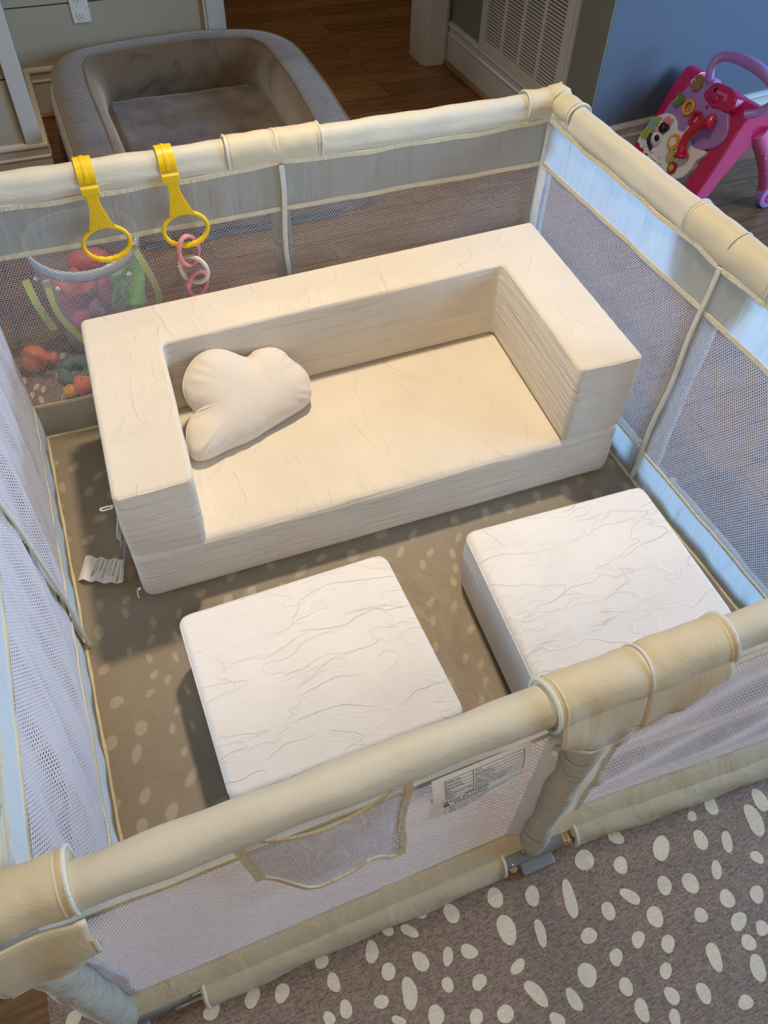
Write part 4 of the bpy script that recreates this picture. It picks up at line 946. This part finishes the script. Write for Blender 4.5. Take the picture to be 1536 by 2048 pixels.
lobed('toy_flower', (.205, 1.735, .205), (.050, .05, .040), 'softred', 'red lobed rubber toy high in the left of the clear tote', 'toy', 5, .22, 1)
lobed('toy_ball', (.300, 1.715, .185), .040, 'softpink', 'rose rubber ball beside the green cloth toy in the clear tote', 'ball', 3, .06)
lobed('toy_bear', (.262, 1.80, .235), (.048, .035, .035), 'softred', 'red two-lobed rubber toy behind the others in the clear tote', 'toy', 2, .25, 1)
lobed('toy_block', (.20, 1.74, .115), (.058, .06, .050), 'softpink', 'dark rose rubber toy under the red toy in the clear tote', 'toy', 4, .12)
lobed('toy_pebble', (.262, 1.705, .135), (.036, .03, .035), 'mauve', 'mauve rubber toy low at the front of the clear tote', 'toy', 4, .10)
lobed('toy_stone', (.29, 1.83, .075), (.060, .070, .060), 'mauve', 'mauve rubber toy at the bottom of the clear tote towards the back', 'toy', 4, .06)
# green floppy toy hanging out over the front of the bag
g = G()
def gt(s, t):
    x = .300 + .090 * s; z = .283 - .130 * t - .03 * (1 - s) * (t < .05)
    return Vector((x + .01 * math.sin(t * 5), 1.695 - .012 * math.sin(s * 6 + t * 3) - .02 * t, z - .020 * math.sin(s * 5) * (1 - t)))
g.grid(gt, 20, 20); o = g.obj('toy_crinkle_cloth', 'softgreen'); md = o.modifiers.new('t', 'SOLIDIFY'); md.thickness = .010; setp(o, 'bright green crinkle cloth toy folded over at the right of the clear tote', 'toy')
g = G(); g.tube(catmull([(.285, 1.68, .262), (.310, 1.672, .258), (.330, 1.668, .225), (.336, 1.668, .185)], 8), .013, 14); o = g.obj('toy_green_tube', 'softgreen'); setp(o, 'pale green curved rubber tube toy left of the green cloth in the tote', 'toy')
g = G(); g.ball((.405, 1.655, .048), .036, 20); o = g.obj('toy_sphere', 'black'); setp(o, 'glossy black ball on the mat right of the clear tote', 'ball')
# toys on the mat
t = thing('rubber_pear_toy', 'orange rubber toy with a small knob lying alone on the mat behind the netting', 'toy', (.052, 1.66, TM))
g = G(); g.lathe([(.001, -.034), (.020, -.031), (.034, -.018), (.038, .0), (.034, .016), (.022, .030), (.013, .036), (.0125, .044), (.017, .052), (.014, .060), (.001, .064)], (0, 0, 0), 26, 'x'); Rm = Matrix.Translation((.047, 1.665, TM + .037)) @ Matrix.Rotation(-.18, 4, 'Z') @ Matrix.Rotation(.05, 4, 'Y')
g.obj('toy_body', 'softorange', t, xf=lambda p: Rm @ Vector(p))
t = thing('rubber_ring_toy', 'dark green rubber ring toy on the mat behind the sofa corner', 'toy', (.145, 1.60, TM))
g = G(); g.tube([(.150 + .036 * math.cos(a), 1.60 + .036 * math.sin(a), TM + .018 + .004 * math.sin(a)) for a in np.linspace(0, 2 * PI, 40)[:-1]], .0175, 18, closed=True); g.obj('ring_body', 'darkgreen', t)
t = thing('rubber_blocks_toy', 'orange and amber rubber toy in front of the dark green ring', 'toy', (.145, 1.525, TM))
g = G(); g.ball((.158, 1.520, TM + .026), (.030, .026, .026), 20, f=lambda d: 1 + .12 * math.cos(3 * math.atan2(d.y, d.x))); g.obj('toy_body', 'softorange', t)
g = G(); g.ball((.122, 1.516, TM + .018), (.022, .02, .018), 18); g.obj('toy_knob', 'toyorange', t)

# ------------------------------------------------------------------ dog bed
BED = thing('dog_bed', 'grey-brown plush bolster dog bed shaped like a couch against the back wall', 'dog bed', (.82, 2.85, 0))
path = [(.392, 2.20), (.388, 2.45), (.385, 2.70), (.383, 2.92), (.400, 3.08), (.470, 3.185), (.62, 3.222), (.82, 3.232), (1.00, 3.222), (1.125, 3.185), (1.195, 3.08), (1.212, 2.92), (1.210, 2.72), (1.200, 2.50), (1.190, 2.20)]
PT = catmull([(a, b, 0) for a, b in path], 7)
prf = [(-.045, .012), (-.075, .05), (-.092, .12), (-.090, .19), (-.076, .248), (-.066, .262), (-.02, .276), (.045, .278), (.058, .268), (.082, .235), (.098, .18), (.100, .12), (.085, .05), (.05, .012)]
prf = [(p.x, p.y) for p in catmull([(a, b, 0) for a, b in prf], 4, True)]
def bedpt(i, a, z):
    p = PT[i]; t_ = (PT[min(i + 1, len(PT) - 1)] - PT[max(i - 1, 0)]).normalized(); nin = Vector((t_.y, -t_.x, 0))
    s = i / (len(PT) - 1); hk = 1 - .14 * (abs(2 * s - 1) ** 3)
    lump = 1 + .03 * noise.noise(Vector((p.x * 7, p.y * 7, z * 9)))
    return Vector((p.x, p.y, 0)) + nin * a * lump + Vector((0, 0, z * hk * (1 + .03 * noise.noise(Vector((p.x * 4, p.y * 4, 2))))))
g = G(); k = len(prf); n2 = len(PT)
g.add([bedpt(i, a, z) for i in range(n2) for a, z in prf], [(i * k + j, i * k + (j + 1) % k, (i + 1) * k + (j + 1) % k, (i + 1) * k + j) for i in range(n2 - 1) for j in range(k)] + [tuple(range(k)), tuple((n2 - 1) * k + j for j in range(k))])
g.obj('bolster', 'plush', BED)
for a, z in ((-.070, .260), (.052, .276)):
    g = G(); g.tube([bedpt(i, a, z) for i in range(n2)], .0042, 8); g.obj('piping', 'pipe', BED)
g = G()
def cush(s, t):
    x = .455 + .700 * s; y = 2.18 + .985 * t; e = min(s, 1 - s) * .755; f = min(t, 1 - t) * .98
    k = min(1, e / .06) ** .5 * min(1, f / .06) ** .5
    return Vector((x, y, .03 + .085 * k + .006 * noise.noise(Vector((x * 9, y * 9, 0)))))
g.grid(cush, 50, 60); g.grid(lambda s, t: Vector((.455 + .700 * s, 2.18 + .985 * t, .006)), 2, 2)
g.obj('seat_cushion', 'quilt', BED)
for xx, z_ in ((.5, 1),): pass

# ------------------------------------------------------------------ baby walker
WK = thing('baby_walker', 'pink and lilac plastic push walker with activity panel by the blue-lit wall', 'baby walker', (2.52, 1.93, 0))
A0 = Vector((2.37, 1.95, .10)); upv = Vector((.33035, 0, .94386)); sv = Vector((0, -1, 0)); nv_ = Vector((-.94386, 0, .33035))
def pp(a, b, h=0): return A0 + sv * a + upv * b + nv_ * h
pur = [(-.049, .307), (-.012, .312), (.008, .298), (-.010, .275), (.0, .257), (.059, .244), (.079, .255), (.129, .25), (.150, .229), (.170, .207), (.179, .177), (.162, .138), (.078, .09), (-.037, .09), (-.149, .13), (-.143, .17), (-.125, .208), (-.103, .24), (-.094, .278)]
g = G(); g.poly(rounded(pur, .018, 5), A0, sv, upv, nv_, -.035, .008); g.obj('activity_panel', 'purple', WK, True, .006)
whi = [(-.12, .145), (-.083, .15), (-.05, .137), (-.038, .118), (.015, .125), (.078, .101), (.137, .117), (.143, .103), (.119, .071), (.124, .046), (.11, .006), (.062, -.03), (-.008, -.04), (-.156, -.02), (-.188, .003), (-.19, .04), (-.172, .097), (-.153, .122)]
g = G(); g.poly(rounded(whi, .012, 5), A0, sv, upv, nv_, -.03, .016); wpn = g.obj('farm_panel', 'toywhite', WK, True, .004)
def disc(name, a, b, r, h0, h1, mat, par, n=28, f=None):
    g = G(); g.poly([(a + r * (f(t) if f else 1) * math.cos(t), b + r * (f(t) if f else 1) * math.sin(t)) for t in [2 * PI * i / n for i in range(n)]], A0, sv, upv, nv_, h0, h1)
    return g.obj(name, mat, par, True, .0015)
def ring(name, a, b, r, rr, h, mat, par, sq=False):
    g = G(); g.tube([pp(a + r * (1 + (.10 * abs(math.sin(2 * t)) if sq else 0)) * math.cos(t), b + r * (1 + (.10 * abs(math.sin(2 * t)) if sq else 0)) * math.sin(t), h) for t in [2 * PI * i / 32 for i in range(32)]], rr, 10, closed=True); return g.obj(name, mat, par)
def digit(s, a, b, size, h, mat, par, rot=-.25):
    g = G(); c_, s_ = math.cos(rot), math.sin(rot); ex = sv * c_ + upv * s_; ey = -sv * s_ + upv * c_
    text_geo(g, s, size, pp(a, b, h) - ex * size * .28 - ey * size * .34, ex, ey, nv_, h=.0006); g.obj('number', mat, par, False)
d = disc('star_light', -.062, .272, .026, .006, .016, 'gold', WK, 40, lambda t: 1 + .12 * math.cos(8 * t))
g = G(); g.tube([pp(-.078 + .007 * math.cos(t), .270 + .007 * math.sin(t), .0175) for t in np.linspace(.6, 4.4, 12)], .002, 6); g.obj('moon_mark', 'toywhite', d)
d = disc('number_button', -.100, .198, .023, .006, .017, 'olive', WK, 24, lambda t: 1 + .16 * math.cos(3 * t - 1.2)); digit('1', -.106, .198, .026, .0185, 'toywhite', d)
d = ring('number_ring', -.040, .196, .022, .0065, .013, 'toyorange', WK); d2 = disc('ring_well', -.040, .196, .018, .006, .009, 'gold', d); digit('2', -.038, .194, .026, .0105, 'toywhite', d)
d = ring('number_ring', .020, .178, .022, .0065, .013, 'toyred', WK, True); d2 = disc('ring_well', .020, .178, .018, .006, .009, 'toyred', d); digit('3', .020, .176, .026, .0105, 'toywhite', d)
disc('button', .035, .228, .006, .006, .013, 'toyred', WK)
# telephone handset
g = G(); g.tube(catmull([pp(.118, .202, .035), pp(.100, .196, .040), pp(.078, .170, .048), pp(.058, .130, .048), (pp(.056, .095, .042)), pp(.066, .070, .036), pp(.072, .055, .034)], 6), lambda t: .0150 + .013 * (math.exp(-((t - .08) / .11) ** 2) + math.exp(-((t - .90) / .12) ** 2)), 18); hs = g.obj('telephone_handset', 'toyred', WK)
g = G(); text_geo(g, 'Hello', .016, pp(.050, .125, .062), (sv * .25 + upv * .97), (-sv * .97 + upv * .25), nv_, h=.0005); g.obj('lettering', 'toywhite', hs, False)
# door book, cow, gears
g = G(); g.poly([(-.176, .030), (-.166, .108), (-.126, .124), (-.138, .036)], A0, sv, upv, nv_, .016, .026); bk = g.obj('flip_door', 'toygreen', WK, True, .002)
g = G(); g.poly([(-.160, .070), (-.156, .104), (-.133, .112), (-.140, .070)], A0, sv, upv, nv_, .026, .0275); g.obj('sky_picture', 'toyblue', bk)
for a, b in ((-.158, .050), (-.150, .056), (-.147, .048)): disc('chick', a, b, .0045, .026, .0285, 'toyorange', bk, 12)
disc('barn_window', -.070, .135, .011, .016, .020, 'toywhite', wpn, 4); disc('window_pane', -.070, .135, .006, .020, .022, 'toygreen', wpn, 12)
g = G(); g.poly([(-.118, .120), (-.100, .140), (-.078, .136), (-.066, .118), (-.070, .105), (-.110, .104)], A0, sv, upv, nv_, .015, .019); g.obj('barn_wall', 'cowpink', wpn)
g = G(); g.ball(pp(-.088, .100, .024), .019, 18); cow = g.obj('cow_head', 'black', wpn)
g = G(); g.ball(pp(-.110, .084, .028), (.012, .015, .012), 16); g.obj('snout', 'cowpink', cow)
g = G(); g.ball(pp(-.098, .102, .037), .0055, 10); g.obj('eye', 'toywhite', cow)
for a, b in ((-.068, .108), (-.080, .121)): g = G(); g.ball(pp(a, b, .026), .007, 10); g.obj('ear', 'black' if b < .12 else 'toyorange', cow)
g = G(); g.ball(pp(-.096, .056, .018), (.022, .026, .028), 18); cb = g.obj('cow_body', 'toywhite', wpn)
g = G(); g.ball(pp(-.082, .062, .036), (.008, .012, .012), 12); g.obj('patch', 'black', cb)
g = G(); g.tube(catmull([pp(-.132, .060, .024), pp(-.122, .036, .028), pp(-.104, .026, .028), pp(-.090, .018, .026)], 4), .006, 10); g.obj('cow_leg', 'black', cb)
gear = lambda t: 1 + .10 * (math.cos(12 * t) > 0)
for a, b, r, m1, m2 in ((-.012, .080, .027, 'toyorange', 'toywhite'), (.012, .038, .021, 'toygreen', 'cowpink'), (.046, .010, .020, 'toyred', 'toygreen')):
    d = disc('gear', a, b, r, .016, .024, m1, WK, 96, gear); disc('gear_face', a, b, r * .6, .024, .0265, m2, d, 5 if m2 == 'cowpink' else 20, lambda t: 1 + .12 * math.cos(5 * t))
for i in range(9): g = G(); g.ball(pp(-.15 + i * .016, .004 + .012 * math.sin(i * 2), .017), (.007, .009, .007), 10); g.obj('grass_relief', 'toywhite', wpn)
g = G(); g.poly([(-.185, -.022), (-.10, -.03), (-.10, -.005), (-.180, .008)], A0, sv, upv, nv_, .014, .020); g.obj('lower_trim', 'toyred', wpn)
# magenta body behind the panel, with the sound unit on top
g = G(); g.poly(rounded([(-.013, .262), (.010, .305), (.084, .312), (.131, .300), (.150, .266), (.129, .243), (.079, .240), (.059, .232), (0, .245)], .012, 4), A0, sv, upv, nv_, -.045, .014); un = g.obj('sound_unit', 'magenta', WK, True, .008)
g = G(); g.poly(rounded([(.025, .285), (.095, .292), (.105, .272), (.090, .270), (.080, .282), (.03, .274)], .004, 3), A0, sv, upv, nv_, .0135, .0155); g.obj('brand_label', 'hotpink', un)
disc('round_logo', .034, .284, .0075, .015, .0168, 'black', un, 20)
g = G(); g.ball(pp(.045, .262, .012), (.012, .026, .018), 20); g.obj('speaker_bulge', 'magenta', un)
for ys in (1.765, 2.115):   # moulded side frames: shoulder at the top, a front runner down to the floor, pink leg behind
    g = G(); pl = [(2.492, .372), (2.52, .372), (2.58, .345), (2.615, .300), (2.585, .262), (2.53, .235), (2.49, .190), (2.45, .130), (2.41, .060), (2.395, .018), (2.325, .018), (2.345, .070), (2.385, .150), (2.42, .240), (2.45, .32)]
    pl = rounded(pl, .018, 4); g.poly(pl, (0, ys, 0), (1, 0, 0), (0, 0, 1), (0, 1, 0), -.020 if ys < 1.9 else -.05, .055 if ys < 1.9 else .020); g.obj('side_frame', 'magenta', WK, True, .010)
    g = G(); g.tube(catmull([(2.545, ys - .01, .285), (2.60, ys - .022, .21), (2.645, ys - .03, .13), (2.675, ys - .03, .05)], 8), lambda t: .033 - .008 * t, 20); lg = g.obj('rear_leg', 'hotpink', WK)
    for q, (a, b, rr) in enumerate(((2.59, .21, .010), (2.625, .15, .011))):
        g = G(); g.tube([(a + rr * math.cos(t), ys - .049, b + rr * math.sin(t)) for t in np.linspace(0, 2 * PI, 16)[:-1]], .0022, 6, closed=True); g.obj('swirl_relief', 'hotpink', lg)
    for xw, r, off in ((2.685, .046, -.04), (2.365, .036, -.03)):
        g = G(); g.lathe([(.006, -.018), (r * .75, -.019), (r * .95, -.015), (r, -.008), (r, .008), (r * .95, .015), (r * .75, .019), (.006, .018)], (xw, ys + off * (1 if ys < 1.9 else -1), r), 32, 'y'); wl = g.obj('wheel', 'purple', WK)
        g = G(); g.lathe([(.001, -.021), (r * .5, -.021), (r * .62, -.016), (r * .62, .016), (r * .5, .021), (.001, .021)], (xw, ys + off * (1 if ys < 1.9 else -1), r), 24, 'y'); g.obj('hub_cap', 'magenta', wl)
g = G(); g.box((2.505, 1.785, .255), (2.575, 2.10, .352)); g.obj('rear_housing', 'magenta', WK, True, .02)
g = G(); g.tube([(2.37, 1.76, .04), (2.37, 2.12, .04)], .017, 14); g.obj('front_axle', 'magenta', WK)
HZ = [(.36, (1080, 530)), ]
hp = [(2.478, 1.965, .355), (2.462, 1.975, .392), (2.468, 1.985, .432), (2.490, 1.975, .455), (2.510, 1.930, .465), (2.522, 1.860, .465), (2.530, 1.800, .455), (2.535, 1.745, .430), (2.525, 1.722, .395), (2.500, 1.742, .362), (2.470, 1.770, .345)]
g = G(); g.tube(catmull(hp, 7), lambda t: .0145 + .006 * math.exp(-((t - .5) / .16) ** 2), 20); g.obj('push_handle', 'purple', WK)

# ------------------------------------------------------------------ camera and light
cam = bpy.data.cameras.new('camera'); co_ = bpy.data.objects.new('camera', cam); C.objects.link(co_)
R3 = Matrix(((0.92672201, 0.27087312, -0.26041134), (-0.37464887, 0.71907502, -0.58529423), (0.02871482, 0.63996786, 0.76786496)))
co_.matrix_world = Matrix.Translation((0.27163202, -0.29880912, 1.48366778)) @ R3.to_4x4()
cam.sensor_fit = 'VERTICAL'; cam.sensor_height = 24; cam.lens = 1557.397 / 2048 * 24; cam.clip_start = .05
S.camera = co_
def area(name, loc, target, size, power, col, sy=None, shape='RECTANGLE', spread=180):
    l = bpy.data.lights.new(name, 'AREA'); l.energy = power; l.color = col; l.shape = shape; l.size = size; l.spread = math.radians(spread)
    if shape in ('RECTANGLE', 'ELLIPSE'): l.size_y = sy or size
    o = bpy.data.objects.new(name, l); C.objects.link(o); o.location = loc
    o.rotation_euler = (Vector(target) - Vector(loc)).to_track_quat('-Z', 'Y').to_euler(); return o
EXPO = 0.0
area('window_daylight', (4.3, -.5, 1.5), (1.4, .7, .4), 1.7, 175, (.36, .63, 1.0), 1.6)
area('blue_fill_far_wall', (4.2, 1.1, 1.5), (2.6, 2.2, .5), 1.0, 34, (.24, .46, 1.0), 1.4)  # added fill that pushes the far right wall towards blue, not a second window
area('window_daylight_left', (-2.3, .5, 1.1), (0, .35, .45), 1.2, 17, (.55, .74, 1.0), 1.2, 'RECTANGLE', 90)
area('recessed_lamp_pen', (.95, 1.35, 2.55), (.70, .85, 0), .16, 19, (1.0, .82, .60), None, 'DISK', 110)
area('recessed_lamp_near', (.3, -1.1, 2.3), (.6, .2, 0), .5, 8.5, (1.0, .80, .58), None, 'DISK', 130)
area('warm_fill_bed', (.5, 2.25, 2.55), (.6, 2.9, 0),  # added warm fill offsetting the window blue on bed and back wall, no real fixture
     .16, 4, (1.0, .74, .44), None, 'DISK', 100)
area('hall_lamp', (1.5, 4.7, 2.5), (1.5, 4.6, 0), .2, 10, (1.0, .66, .36), None, 'DISK')
wd = bpy.data.worlds.new('world'); S.world = wd; wd.use_nodes = True
wd.node_tree.nodes['Background'].inputs[0].default_value = (1.0, .92, .80, 1); wd.node_tree.nodes['Background'].inputs[1].default_value = .055

S.view_settings.view_transform = 'Standard'; S.view_settings.look = 'None'; S.view_settings.gamma = 1; S.view_settings.use_curve_mapping = False
S.view_settings.exposure = EXPO
